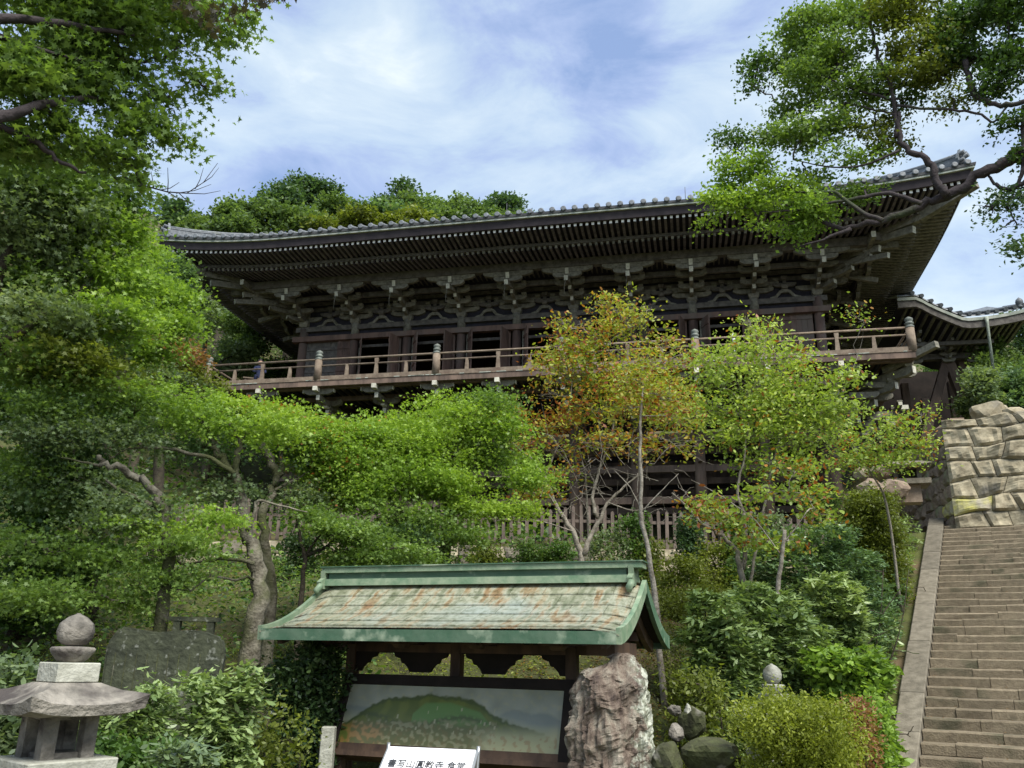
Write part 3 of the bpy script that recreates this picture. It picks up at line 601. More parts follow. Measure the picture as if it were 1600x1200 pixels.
# brackets under the veranda
A = MB(); Bk = MB()
for (r, z) in ((1.2, 10.55), (2.1, 10.9), (3.05, 11.25)): arm_out(A, (0, -1), -.2, r, z, .24, .17); block(Bk, (0, -(r - .16), z), .25, .15)
for (L, V, z) in ((.42, -1.05, 10.95), (.55, -1.95, 11.3), (.62, -3.0, 11.46)): A.prism(boat(L, .21), ((0, V, z), ex, ez, ey), .15); [block(Bk, (q, V, z - .02), .2, .1, 0) for q in (-L + .12, L - .12)]
A.cbox((0, -3.27, 11.40), (.17, .3, .17), 1); [A.cbox((q * .64, -3.0, 11.39), (.03, .14, .13), 1) for q in (-1, 1)]; A.cbox((0, -2.2, 11.0), (.15, .3, .14), 1)
vam, vbm = A.mesh('veranda_bracket', [wood_pale, wood_end]), Bk.mesh('bearing_blocks', wood_pale)
for i in range(NB + 1):
    b = put('veranda_bracket', vam, hall, (-BAY * i, 0, 0)); tag(put('bearing_blocks', vbm, b), kind='stuff')
for k in range(1, 5): b = put('veranda_bracket', vam, hall, (.7 - 1.7 + .95, k * 2.4, 0), math.pi / 2); tag(put('bearing_blocks', vbm, b), kind='stuff')
for s, U0 in ((1, 0), (-1, UL)):
    A = MB(); Bk = MB()
    for (r, z) in ((1.3, 10.2), (2.1, 10.6), (3.0, 11.0), (3.75, 11.36)): arm_out(A, (s * .64, -.77), -.2, r, z, .28, .2); block(Bk, (s * .64 * (r - .2), -.77 * (r - .2), z), .28, .16)
    for (r, z) in ((1.0, 10.55), (1.6, 10.9), (2.3, 11.25)):
        arm_out(A, (s, 0), -.2, r, z, .24, .17); block(Bk, (s * (r - .16), 0, z), .25, .15)
        A.prism(boat(.5, .21), ((s * (r - .1), -.9, z + .2), ey, ez, ex), .15); A.prism(boat(.5, .21), ((s * (r - .1) , -2.0, z + .2), ex, ez, ey), .15)
    A.beam((s * 1.6, -2.2, 11.45), (s * 2.95, -3.85, 11.75), .2, .22, 0, tipmi=0)
    b = A.build('veranda_bracket', [wood_pale, wood_end], hall, (U0, 0, 0)); tag(Bk.build('bearing_blocks', wood_pale, b), kind='stuff')
MB().box(UL - VS, VS, -3.12, -2.92, 11.46, 11.49 + .005).build('veranda_purlin', wood_stilt, hall); MB().box(UL - 1.4, 1.4, -2.02, -1.86, 11.3, 11.46).build('veranda_purlin', wood_stilt, hall)
# stilts
for i in range(NB + 1):
    for j, V in enumerate((0, 2.4, 4.8, 7.2)):
        U = -BAY * i; w = HC + hu * U + hn * V; z0 = gz(*w) - .2
        if z0 > 11: continue
        MB().lathe([(.22, z0), (.2, 11.5)], 14).build('stilt_post', wood_stilt, hall, (U, V, 0))
for V in (0, 2.4, 4.8, 7.2):
    for z in (9.75, 8.5, 7.3):
        MB().box(UL - .45, .45, V - .08, V + .08, z, z + .26).build('tie_beam', wood_stilt, hall)
for i in range(NB + 1):
    for z in (10.0, 8.8): MB().box(-BAY * i - .07, -BAY * i + .07, -.5, 7.6, z, z + .22).build('tie_beam', wood_stilt, hall)
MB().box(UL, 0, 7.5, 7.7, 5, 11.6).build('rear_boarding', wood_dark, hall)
# cords that hang from the bracket noses
cdm = MB().tube([(0, 0, 0), (-.04, 0, -.3), (-.03, 0, -.62)], .012, 5).mesh('hanging_cord', wood_pale)
for i in range(3, 9): put('hanging_cord', cdm, hall, (-BAY * i - .02, -2.28, 15.78))
# lower wing roof on the right
WU0, WU1, WV0, WV1 = 4.25, 8.3, 2.2, 9.0
def wz(U): return 16.02 - 1.05 * min(1, max(0, (U - WU0)) / 1.6) ** .8 + .30 * max(0, (U - 6.0) / 2.3) ** 2
wu = np.linspace(WU0 - .8, WU1, 22)
mb = MB()
rows_ = [(WV0, .0), (WV0, .06), (WV0 + 2.5, .95), (WV0 + 4.5, 1.9)]
mb.poly([(float(a), v_, wz(a) + dz + .06) for v_, dz in rows_ for a in wu], [(j * 22 + i, j * 22 + i + 1, (j + 1) * 22 + i + 1, (j + 1) * 22 + i) for j in range(3) for i in range(21)], 0, True)
wr = mb.build('wing_roof', tile_m, hall)
for k in range(13):
    U = WU0 - .2 + k * .335; MB().tube([(U, WV0 - .06, wz(U) + .16), (U, WV0 + 2, wz(U) + .9)], .085, 8).build('tile_row', tile_m, wr)
mb = MB(); n_ = 22
for lo, hi, va_, vb_, m_i in ((-.13, -.0, WV0 - .02, WV0 + .10, 1), (-.42, -.13, WV0 + .03, WV0 + .2, 0)):
    vs = [(float(a), v_, wz(a) + z) for a in wu for v_, z in ((va_, lo), (va_, hi), (vb_, hi), (vb_, lo))]
    mb.poly(vs, [(4 * i + j, 4 * (i + 1) + j, 4 * (i + 1) + (j + 1) % 4, 4 * i + (j + 1) % 4) for i in range(n_ - 1) for j in range(4)] + [(0, 1, 2, 3), tuple(4 * (n_ - 1) + j for j in (3, 2, 1, 0))], m_i)
mb.build('wing_eave_board', [wood_up, strip_m], wr)
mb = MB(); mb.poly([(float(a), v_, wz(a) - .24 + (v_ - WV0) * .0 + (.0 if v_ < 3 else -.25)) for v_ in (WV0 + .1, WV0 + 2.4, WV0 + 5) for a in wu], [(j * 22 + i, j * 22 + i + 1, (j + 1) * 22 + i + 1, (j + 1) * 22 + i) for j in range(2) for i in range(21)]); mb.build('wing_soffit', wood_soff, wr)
for k in range(18): U = WU0 - .4 + k * .25; MB().beam((U, WV0 + .12, wz(U) - .32), (U, WV0 + 2.6, wz(U) - .55), .09, .1).build('wing_rafter', wood_pale, wr)
MB().box(WU0 - 2.6, 8.0, 9.0, 9.1, 11.2, 15).build('wing_back_boarding', wood_dark, wr); MB().box(WU0 - .6, 7.3, 4.45, 4.75, 14.06, 14.30).build('wing_beam', wood_up, wr); MB().box(WU0 - .6, 7.2, 3.4, 3.55, 14.3, 14.46).build('wing_beam', wood_up, wr)
g = MB().lathe([(.1, 0), (.13, .05), (.09, .1), (.13, .16), (.15, .26), (.12, .35), (.05, .42), (0, .47)], 10).build('wing_finial', tile_m, wr, (7.95, WV0 + .05, wz(7.95) + .1)); g = g
MB().tube([(6.62, WV0 - .08, wz(6.6) - .05), (6.62, WV0 - .08, wz(6.6) - .3), (6.62, WV0 + .1, wz(6.6) - 2.35)], [.09, .06, .06], 8).build('rain_pipe', mat('pale_copper_pipe', (.36, .40, .34), (.22, .25, .2), 8, .6, .1), wr)
for (a, b, w) in (((6.75, 4.6, 9.0), (5.72, 4.6, 14.05), .36), ((4.1, 4.6, 9.9), (5.62, 4.6, 13.9), .34), ((7.2, 5.6, 9.0), (6.3, 5.0, 14.2), .24), ((4.62, 4.7, 8.9), (4.62, 4.7, 12.4), .3), ((4.62, 7.6, 8.9), (4.62, 7.6, 14), .3), ((6.6, 7.6, 9.0), (6.6, 7.6, 14), .3), ((5.9, 5.2, 9.3), (7.0, 5.2, 14.2), .2)):
    mb = MB(); mb.beam(a, b, w, w, up=(0, 1, 0)); mb.build('wing_post', wood_stilt, wr)
A, Bk, T = MB(), MB(), MB()
for j in range(4): A.prism(boat(.26 + .07 * j, .14), ((0, 0, 14.0 + j * .27), ex, ez, ey), .14); block(Bk, (0, -.05 * j, 13.98 + j * .27), .24, .12); arm_out(A, (0, -1), -.2, .3 + .3 * j, 14.1 + j * .27, .15, .14)
wam, wbm = A.mesh('wing_bracket', [wood_pale, wood_pale]), Bk.mesh('bearing_blocks', wood_pale)
for U, V in ((4.4, 4.3), (5.67, 4.3), (6.7, 4.5)): put('wing_bracket', wam, wr, (U, V, 0)); put('wing_bracket_blocks', wbm, wr, (U, V, 0))
# lightning rods on the eave
for U in (-11.6, -4.9): MB().tube([(U, -OV + .5, 17.5), (U, -OV + .5, 18.25)], .012, 5).build('lightning_rod', tile_d, roof)

# ------------------------------------------------------------------ small things on the veranda
def hall_pt(U, V, z): p = HC + hu * U + hn * V; return np.array([p[0], p[1], z])
wp = thing('white_tube_lamp', 'short white upright tube lamp standing behind the veranda railing right of the orange tree', 'lamp', hall_pt(-3.45, -3.0, ZD), -AZB)
MB().tube([(0, 0, 0), (0, 0, .6)], .03, 8).build('bracket_post', steel_m, wp); MB().tube([(0, 0, .6), (0, 0, 1.1)], .055, 10).build('tube', white_m, wp)

def person(P, rz):
    t = thing('person', 'dark-haired person in navy top sitting behind the far left end of the veranda railing', 'person', P, rz)
    V = [(0, 0, .46), (0, 0, .70), (0, 0, .93), (0, -.01, 1.02), (.17, 0, .93), (.24, -.10, .72), (.12, -.28, .66), (-.17, 0, .93), (-.24, -.10, .72), (-.12, -.28, .66), (.1, 0, .45), (.12, -.42, .46), (.12, -.45, .08), (-.1, 0, .45), (-.12, -.42, .46), (-.12, -.45, .08), (.12, -.56, .04), (-.12, -.56, .04), (.06, -.36, .66), (-.06, -.36, .66)]
    E = [(0, 1), (1, 2), (2, 3), (2, 4), (4, 5), (5, 6), (2, 7), (7, 8), (8, 9), (0, 10), (10, 11), (11, 12), (0, 13), (13, 14), (14, 15), (12, 16), (15, 17), (6, 18), (9, 19)]
    rad = [.13, .125, .13, .055, .065, .045, .035, .065, .045, .035, .09, .065, .045, .09, .065, .045, .04, .04, .03, .03]
    me = bpy.data.meshes.new('body'); me.from_pydata(V, E, []); o = put('body', me, t)
    sk = o.modifiers.new('s', 'SKIN'); sv = me.skin_vertices[0].data
    for i, r in enumerate(rad): sv[i].radius = (r, r * (.8 if i < 3 else 1))
    sv[0].use_root = True; o.modifiers.new('d', 'SUBSURF').levels = 1
    me.materials.append(mat('navy_cloth', (.03, .04, .09), (.015, .02, .05), 9, .9, .1))
    h = MB().lathe([(.02, 1.03), (.075, 1.06), (.095, 1.12), (.1, 1.18), (.085, 1.24), (.04, 1.28), (0, 1.285)], 12); h.cbox((0, -.1, 1.15), (.02, .03, .04)); h.cbox((-.1, 0, 1.15), (.015, .03, .05)); h.cbox((.1, 0, 1.15), (.015, .03, .05))
    h.build('head', mat('skin', (.45, .28, .2), (.4, .24, .17), 5, .6, 0), t)
    MB().lathe([(.104, 1.13), (.115, 1.2), (.1, 1.27), (.05, 1.31), (0, 1.315)], 12, c=(0, .02, 0)).build('hair', mat('black_hair', (.012, .01, .01), (.008, .007, .007), 20, .5, .1), t)
    bn = thing('wooden_bench', 'low wooden bench behind the far left end of the veranda railing', 'bench', P + np.array([0, 0, 0]), rz)
    MB().box(-.6, .6, -.18, .22, .38, .43).build('seat', wood_rail, bn)
    for x in (-.5, .5): MB().box(x - .04, x + .04, -.12, .16, 0, .38).build('leg', wood_rail, bn)
person(hall_pt(-22.1, -2.55, ZD - .005), -AZB + .5)

# ------------------------------------------------------------------ notice shelter with copper roof
SHA = .37
sh_l = np.array([-2.29, 10.907, 2.617]); shu = np.array([math.cos(SHA), -math.sin(SHA), 0]); shn = np.array([math.sin(SHA), math.cos(SHA), 0])
LR = 4.04
shel = thing('notice_shelter', 'wooden notice shelter with curved verdigris copper roof in the foreground', 'shelter', (sh_l[0], sh_l[1], 0), -SHA)
mt = bpy.data.materials.new('verdigris_copper_sheet'); mt.use_nodes = True; nt = mt.node_tree; N = nt.nodes; L = nt.links; b = N['Principled BSDF']; b.inputs['Roughness'].default_value = .42; b.inputs['Metallic'].default_value = .15
tcn = N.new('ShaderNodeTexCoord'); oi = N.new('ShaderNodeObjectInfo')
mpn = N.new('ShaderNodeMapping'); mpn.inputs['Scale'].default_value = (5, 1.0, 1.0); L.new(tcn.outputs['Object'], mpn.inputs[0])
n1 = N.new('ShaderNodeTexNoise'); n1.inputs['Scale'].default_value = 2.0; n1.inputs['Detail'].default_value = 10; L.new(mpn.outputs[0], n1.inputs[0])
r1 = N.new('ShaderNodeValToRGB'); L.new(n1.outputs['Fac'], r1.inputs[0]); E_ = r1.color_ramp.elements
E_[0].position = .32; E_[0].color = (.14, .16, .10, 1); E_[1].position = .70; E_[1].color = (.21, .115, .055, 1)
for p_, c_ in ((.42, (.24, .25, .18, 1)), (.50, (.34, .35, .27, 1)), (.56, (.34, .29, .20, 1)), (.61, (.27, .185, .10, 1))): x = E_.new(p_); x.color = c_
n2 = N.new('ShaderNodeTexNoise'); n2.inputs['Scale'].default_value = 1.1; n2.inputs['Detail'].default_value = 3; L.new(tcn.outputs['Object'], n2.inputs[0])
mxn = N.new('ShaderNodeMixRGB'); mr = N.new('ShaderNodeMapRange'); mr.inputs[1].default_value = .34; mr.inputs[2].default_value = .5; L.new(n2.outputs['Fac'], mr.inputs[0]); L.new(mr.outputs[0], mxn.inputs[0])
mxn.inputs[1].default_value = (.32, .36, .32, 1); L.new(r1.outputs[0], mxn.inputs[2])
mx2 = N.new('ShaderNodeMixRGB'); mr2 = N.new('ShaderNodeMapRange'); mr2.inputs[3].default_value = 0; mr2.inputs[4].default_value = .45; L.new(oi.outputs['Random'], mr2.inputs[0]); L.new(mr2.outputs[0], mx2.inputs[0]); L.new(mxn.outputs[0], mx2.inputs[1]); mx2.inputs[2].default_value = (.30, .30, .20, 1)
n8 = N.new('ShaderNodeTexNoise'); n8.inputs['Scale'].default_value = 16; n8.inputs['Detail'].default_value = 8; n8.inputs['Roughness'].default_value = .7; L.new(tcn.outputs['Object'], n8.inputs[0])
r8 = N.new('ShaderNodeValToRGB'); L.new(n8.outputs['Fac'], r8.inputs[0]); r8.color_ramp.elements[0].position = .36; r8.color_ramp.elements[0].color = (.34, .36, .26, 1); r8.color_ramp.elements[1].position = .54; r8.color_ramp.elements[1].color = (1, 1, 1, 1)
mx9 = N.new('ShaderNodeMixRGB'); mx9.blend_type = 'MULTIPLY'; mx9.inputs[0].default_value = .8; L.new(mx2.outputs[0], mx9.inputs[1]); L.new(r8.outputs[0], mx9.inputs[2]); L.new(mx9.outputs[0], b.inputs['Base Color'])
bn = N.new('ShaderNodeBump'); bn.inputs['Strength'].default_value = .25; bn.inputs['Distance'].default_value = .01; n3 = N.new('ShaderNodeTexNoise'); n3.inputs['Scale'].default_value = 14; L.new(tcn.outputs['Object'], n3.inputs[0]); L.new(n3.outputs['Fac'], bn.inputs['Height']); L.new(bn.outputs[0], b.inputs['Normal'])
copper_roof = mt
copper_g = mat('green_copper_trim', (.09, .145, .095), (.05, .11, .065), 5, .5, .25, c3=(.30, .36, .26), c3amt=.55, c3scale=4)
copper_p = mat('pale_green_copper_trim', (.25, .30, .205), (.11, .18, .11), 6, .5, .25, c3=(.05, .10, .06), c3amt=.62, c3scale=5)
ZR = 2.43                          # roof sheet meets the ridge
RUN, DRP = 1.22, .52
def rp(t): return (t * RUN, -DRP * (1 - (1 - t) ** 1.75) * .93 - .07 * t)      # (horizontal run, drop)
def xext(t, right): return (.02 + .04 * t)
def side_drop(x):                  # sheet rolls down towards the gable edges
    q = max(0, (x - (LR - .28)) / .28, ((.28) - x) / .28); return -.05 * q ** 2 if q > 0 else 0
NRW = 6
for sgn in (-1, 1):
    for r in range(NRW):
        t0, t1 = r / NRW, (r + 1) / NRW; x = -.02 + (0.0 if r % 2 else -.22)
        while x < LR + .02:
            x1 = min(x + .40, LR + .03); xa = max(x, -.03)
            if x1 - xa > .03:
                vs = []
                xsn = np.linspace(xa + .003, x1 - .003, 3)
                for t in (t0, (t0 + t1) / 2, t1 + .012):
                    h_, d_ = rp(min(t, 1.0)); lift = .010 + (t - t0) * .10
                    for xx in xsn: vs.append((xx, sgn * h_, ZR + d_ + side_drop(xx) + lift))
                k0 = len(vs); vs += [(a, b_, c - .012) for a, b_, c in vs]
                fs = [(i * 3 + j, i * 3 + j + 1, (i + 1) * 3 + j + 1, (i + 1) * 3 + j) for i in range(2) for j in range(2)]
                fs += [tuple(q + k0 for q in f[::-1]) for f in fs]; rim = [0, 1, 2, 5, 8, 7, 6, 3]
                fs += [(rim[q], rim[q] + k0, rim[(q + 1) % 8] + k0, rim[(q + 1) % 8]) for q in range(8)]
                mb = MB(); mb.poly(vs, fs)
                if sgn < 0 or r > 3: mb.build('roof_panel', copper_roof, shel)
                elif x < .1: pass
            x = x + .40
    if sgn > 0:
        mb = MB(); vs = [(xx, rp(t)[0], ZR + rp(t)[1] + .004) for t in np.linspace(0, 1, 9) for xx in (0, LR)]; mb.poly(vs, [(2 * i, 2 * i + 1, 2 * i + 3, 2 * i + 2) for i in range(8)]); mb.build('rear_roof_sheet', copper_roof, shel)
    # eave fascia
    h_, d_ = rp(1); MB().box(.0, LR, *sorted((sgn * (h_ + .0), sgn * (h_ - .06))), ZR + d_ - .12, ZR + d_ + .0).build('eave_fascia', copper_g, shel)
    # bargeboards, curved
    for xe in (-.02, LR + .02):
        pr = []; T_ = np.linspace(0, 1, 10)
        for t in T_: pr.append((sgn * rp(t)[0], rp(t)[1] + .03))
        for t in T_[::-1]: pr.append((sgn * rp(t)[0] * .99, rp(t)[1] - .10 - .02 * t))
        mb = MB(); o_ = (xe, 0, ZR); 
        for i in range(9):
            q = [pr[i], pr[i + 1], pr[18 - i], pr[19 - i]]; mb.prism(q, (o_, ey, ez, ex), .05)
        mb.build('bargeboard', copper_p if sgn < 0 else copper_g, shel)
    mb = MB()
    for xe in (.16, LR - .16):
        for i in range(8):
            a_, b_ = rp(T_[i]), rp(T_[i + 1]); mb.beam((xe, sgn * a_[0], ZR + a_[1] - .12), (xe, sgn * b_[0], ZR + b_[1] - .12), .06, .12)
    mb.build('inner_bargeboards', wood_shel, shel)['kind'] = 'stuff'
    for k in range(26):
        xx = .3 + k * (LR - .6) / 25; mb = MB()
        for a_, b_ in ((rp(.0), rp(.45)), (rp(.45), rp(.97))): mb.beam((xx, sgn * a_[0], ZR + a_[1] - .09), (xx, sgn * b_[0], ZR + b_[1] - .09), .045, .05)
        mb.build('rafter', wood_shel, shel)
    mb = MB(); vs = [(xx, sgn * rp(t)[0], ZR + rp(t)[1] - .055) for t in np.linspace(0, .96, 7) for xx in (.03, LR - .03)]; mb.poly(vs, [(2 * i, 2 * i + 1, 2 * i + 3, 2 * i + 2) for i in range(6)]); mb.build('roof_boarding', wood_dark, shel)
rg = MB().box(.05, LR - .12, -.11, .11, ZR - .0, ZR + .08).build('ridge', copper_p, shel)
MB().box(.08, LR - .16, -.075, .075, ZR + .08, ZR + .155).build('ridge_body', copper_g, rg)
MB().box(-.0, LR + .02, -.12, .12, ZR + .155, ZR + .215).build('ridge_cap', copper_p, rg); MB().box(-.02, LR + .04, -.14, .14, ZR + .218, ZR + .232).build('ridge_cap_lip', copper_g, rg)
for xe, s in ((.02, -1), (LR - .1, 1)):
    mb = MB(); mb.prism([(-.17, -.1), (-.2, -.02), (-.12, .03), (-.13, .12), (.13, .12), (.12, .03), (.2, -.02), (.17, -.1)], ((xe, 0, ZR + .06), ey, ez, ex), .06)
    for q in (-1, 1): mb.tube([(xe, q * .14, ZR + .02), (xe + .02, q * .2, ZR - .02), (xe, q * .24, ZR - .07), (xe, q * .21, ZR - .1)], [.03, .04, .04, .03], 8)
    mb.box(xe - .03, xe + .03, -.09, .09, ZR + .1, ZR + .2); mb.build('ridge_end_ornament', copper_p, rg)
# timber frame under it
PX0, PX1 = .5, 3.25
ZP = 1.78
for x_ in (PX0, (PX0 + PX1) / 2, PX1):
    for y_ in ((-.05,)): MB().box(x_ - .06, x_ + .06, y_ - .06, y_ + .06, gz(*(sh_l + shu * x_ + shn * y_)[:2]) - .1, ZP + .42).build('post', wood_shel, shel)
MB().box(.2, LR - .2, -.62, -.53, 1.83, 1.93).build('eave_purlin', wood_shel, shel); MB().box(.2, LR - .2, .53, .62, 1.83, 1.93).build('eave_purlin', wood_shel, shel)
MB().box(.2, LR - .2, -.05, .05, 2.16, 2.30).build('ridge_beam', wood_shel, shel)
MB().box(.28, LR - .28, -.10, .0, 1.66, 1.76).build('head_beam', wood_shel, shel)
for x_ in np.linspace(PX0, PX1, 4):
    mb = MB(); mb.box(x_ - .05, x_ + .05, -.72, .72, 1.74, 1.83); block(mb, (x_, -.56, 1.7), .16, .08)
    for y_ in (-.56,): mb.prism(boat(.28, .09), ((x_, y_, 1.84), ex, ez, ey), .07)
    mb.build('bracket_arm', wood_shel, shel)
# openwork frieze (three foil-shaped openings) : solid pieces between them
mb = MB(); n_o = 3; w_o = (PX1 - PX0) / n_o
zf0, zf1 = 1.44, 1.68
for k in range(n_o + 1):
    xc = PX0 + k * w_o
    L_ = [(0, zf0), (.13, zf0), (.16, zf0 + .05), (.20, zf0 + .09), (.24, zf0 + .10), (.26, zf0 + .15), (.33, zf0 + .17), (.36, zf1), (0, zf1)]
    for s in (-1, 1):
        if (k == 0 and s < 0) or (k == n_o and s > 0): continue
        P = [(s * a, b_) for a, b_ in L_]; mb.prism(P if s > 0 else P[::-1], ((xc, -.06, 0), ex, ez, ey), .05)
mb.box(PX0 + .3, PX1 - .3, -.075, -.045, zf1 - .03, zf1 + .03); mb.build('openwork_frieze', wood_dark, shel)
MB().box(LR - .5, LR - .2, -.5, .5, 1.66, 1.8).build('gable_beam', wood_shel, shel)
# the map board (its own lean), in world terms
BA = .33; BT = .363; BW, BH = 2.7, .755
bd = thing('map_board', 'large painted map of a green mountain in a dark frame under the copper roof', 'map board', (-1.93, 10.20, .632), -BA)
def bp(x, h, off=0): return (x, h * math.sin(BT) - off * math.cos(BT), h * math.cos(BT) + off * math.sin(BT))
nx_, nz_ = 260, 76
gx, gh = np.meshgrid(np.linspace(0, 1, nx_), np.linspace(0, 1, nz_))
def fbm(x, y, s, sd):
    r = np.random.default_rng(sd); o = 0
    for k in range(10):
        a = r.uniform(0, 6.28); f = s * r.uniform(.6, 3.2); o = o + np.sin((x * math.cos(a) * 3.5 + y * math.sin(a)) * f + r.uniform(0, 6.28) + 1.5 * np.sin((x * 3.5 * math.sin(a) - y * math.cos(a)) * f * .6)) / (1 + k * .15)
    return o / 3.5
n_a, n_b, n_c = fbm(gx, gh, 7, 1), fbm(gx, gh, 22, 2), fbm(gx, gh, 34, 3)
C = np.zeros((nz_, nx_, 3)); C[:] = (.20, .215, .195); C += (n_a * .03)[..., None] + np.array([.06, .04, -.02]) * np.clip(n_b, 0, 1)[..., None] * .5
def lay(mask, c, k=1.): 
    mm = np.clip(mask, 0, 1)[..., None] * k; return C * (1 - mm) + np.array(c) * mm
sm = lambda v, w=.02: np.clip(v / w + .5, 0, 1)
far = .60 + .05 * np.sin(gx * 17) + .03 * np.sin(gx * 41 + 1) + .02 * n_b; C = lay(sm(far - gh, .05), (.12, .145, .15), .7)
C = lay(sm(.42 + .1 * np.sin(gx * 9 + 2) - gh, .2), (.24, .245, .17), .8)
mt_top = np.interp(gx, [0, .06, .14, .2, .32, .40, .44, .55, .63, .70, .8, .92, 1], [.3, .46, .68, .78, .80, .88, .84, .82, .74, .55, .42, .3, .15]) + .02 * n_b + .012 * n_c
inside = sm(mt_top - gh, .03); C = lay(inside, (.085, .105, .022))
C = lay(inside * sm(n_a + .1, .6), (.055, .075, .016), .8)
ridge = np.exp(-((mt_top - gh - .02) / .03) ** 2); C = lay(ridge, (.035, .05, .018), .8)
g2 = np.interp(gx, [.3, .38, .5, .64, .7], [.42, .72, .74, .6, .38]); C = lay(sm(g2 - gh, .04) * (gx > .33) * (gx < .69) * sm(gh - .36, .1), (.075, .15, .045), .85)
C = lay(np.exp(-((gh - (.42 + .08 * np.sin(gx * 14))) / .05) ** 2) * inside * sm(n_b + .4, .4), (.04, .055, .02), .85)
low = sm(.40 + .05 * n_b - gh, .1) * (gx > .05) * (gx < .72); C = lay(low, (.075, .08, .035), .8); C = lay(low * sm(n_b - .15, .2), (.20, .20, .125), .6); C = lay(low * sm(n_c - .2, .2), (.12, .08, .03), .25)
C = lay(sm(.34 - gh, .1) * sm(.2 - gx, .05) * sm(n_b, .4), (.18, .10, .035), .7)
C = lay(sm(.3 - gh + .2 * (gx - .6), .2) * sm(gx - .66, .1), (.23, .235, .15), .85); C = lay(sm(.26 - gh, .1) * sm(gx - .66, .05) * sm(n_c - .35, .1), (.16, .11, .05), .6)
rr = np.random.default_rng(4)
for k in range(15):
    cx, cy = rr.uniform(.16, .72), rr.uniform(.2, .66); C = lay(((np.abs(gx - cx) < .0032) & (np.abs(gh - cy) < .028)).astype(float), (.26, .25, .18), .7)
C = np.clip(C * np.array([1.8, 1.72, 1.5]), .008, .8)
me = bpy.data.meshes.new('painting'); vv = [bp(.07 + (BW - .14) * a, .05 + (BH - .1) * b_, .012) for a, b_ in zip(gx.ravel(), gh.ravel())]
ix = np.arange(nx_ * nz_).reshape(nz_, nx_); me.from_pydata(vv, [], np.stack([ix[:-1, :-1], ix[:-1, 1:], ix[1:, 1:], ix[1:, :-1]], -1).reshape(-1, 4).tolist())
ca = me.color_attributes.new('Col', 'FLOAT_COLOR', 'POINT'); ca.data.foreach_set('color', np.concatenate([C.reshape(-1, 3), np.ones((nx_ * nz_, 1))], 1).ravel().astype(np.float32))
pm_ = bpy.data.materials.new('printed_map'); pm_.use_nodes = True; a = pm_.node_tree.nodes.new('ShaderNodeAttribute'); a.attribute_name = 'Col'; bb = pm_.node_tree.nodes['Principled BSDF']; pm_.node_tree.links.new(a.outputs['Color'], bb.inputs['Base Color']); bb.inputs['Roughness'].default_value = .35
me.materials.append(pm_); put('painting', me, bd)
def bbox_(mb, x0, x1, h0, h1, o0, o1):
    mb.poly([bp(x, h, o) for o in (o0, o1) for x, h in ((x0, h0), (x1, h0), (x1, h1), (x0, h1))], [(3, 2, 1, 0), (4, 5, 6, 7), (0, 1, 5, 4), (1, 2, 6, 5), (2, 3, 7, 6), (3, 0, 4, 7)])
for r_ in ((-.03, .07, -.04, BH + .06), (BW - .07, BW + .03, -.04, BH + .06), (.07, BW - .07, BH - .05, BH + .06), (.07, BW - .07, -.04, .05)):
    mb = MB(); bbox_(mb, *r_, -.03, .05); mb.build('frame_rail', wood_shel if r_[3] < .2 else wood_dark, bd)
mb = MB(); bbox_(mb, 0, BW, 0, BH, -.05, -.02); mb.build('backing_board', wood_dark, bd)
mb = MB(); bbox_(mb, -.1, BW + .08, -.10, -.045, -.1, .12); mb.build('ledge', wood_shel, bd)
for x_ in (.12, BW / 2, BW - .12): MB().box(x_ - .05, x_ + .05, -.05, .05, -.75, -.06).build('leg', wood_shel, bd)
MB().box(.1, BW - .1, -.03, .03, -.42, -.34).build('stretcher', wood_shel, bd)

# white name sign ------------------------------------------------------
sp = at(612, 1163, 5.6); sp2 = at(738, 1171, 5.6); sw = .53
sg = thing('name_sign', 'small tilted white sign with black Japanese characters in front of the map board', 'sign', (sp[0], sp[1] - .12, 0), -.2)
tz = sp[2]; SL = R_(52)
def sp_(x, h, off=0): return (x, -h * math.sin(SL) - off * math.cos(SL), tz - h * math.cos(SL) + off * math.sin(SL))
mb = MB(); mb.poly([sp_(x, h, o) for o in (-.012, 0) for x, h in ((0, 0), (sw, 0), (sw, .36), (0, .36))], [(3, 2, 1, 0), (4, 5, 6, 7), (0, 1, 5, 4), (1, 2, 6, 5), (2, 3, 7, 6), (3, 0, 4, 7)]); mb.build('sign_face', white_m, sg)
mb = MB(); mb.poly([sp_(x, h, o) for o in (-.03, -.013) for x, h in ((-.015, -.012), (sw + .015, -.012), (sw + .015, .38), (-.015, .38))], [(3, 2, 1, 0), (4, 5, 6, 7), (0, 1, 5, 4), (1, 2, 6, 5), (2, 3, 7, 6), (3, 0, 4, 7)]); mb.build('backing_plate', steel_m, sg)
for x_ in (-.01, sw + .01): MB().tube([sp_(x_, -.03, 0), sp_(x_, -.0, -.03), (x_, -.05, tz - .35), (x_, .06, .0)], .011, 8).build('leg', steel_m, sg)
MB().tube([sp_(-.01, .37, -.03), sp_(sw + .01, .37, -.03)], .01, 8).build('crossbar', steel_m, sg)
tx = bpy.data.curves.new('lettering', 'FONT'); tx.body = '\u66f8\u5199\u5c71\u5713\u6559\u5bfa \u98df\u5802'; tx.size = .066; tx.extrude = .0008; tx.align_x = 'CENTER'
to = bpy.data.objects.new('lettering', tx); col.objects.link(to); bpy.context.view_layer.update()
lm_ = bpy.data.meshes.new_from_object(to.evaluated_get(bpy.context.evaluated_depsgraph_get())); bpy.data.objects.remove(to)
lm_.materials.clear(); lm_.materials.append(ink_m); lo = put('lettering', lm_, sg, sp_(sw / 2, .155, .0025)); lo.rotation_euler = (math.pi / 2 - SL, 0, 0)
wid = lo.dimensions.x if lo.dimensions.x > 0 else .5; lo.scale = (.46 / wid, .46 / wid * 1.15, 1)

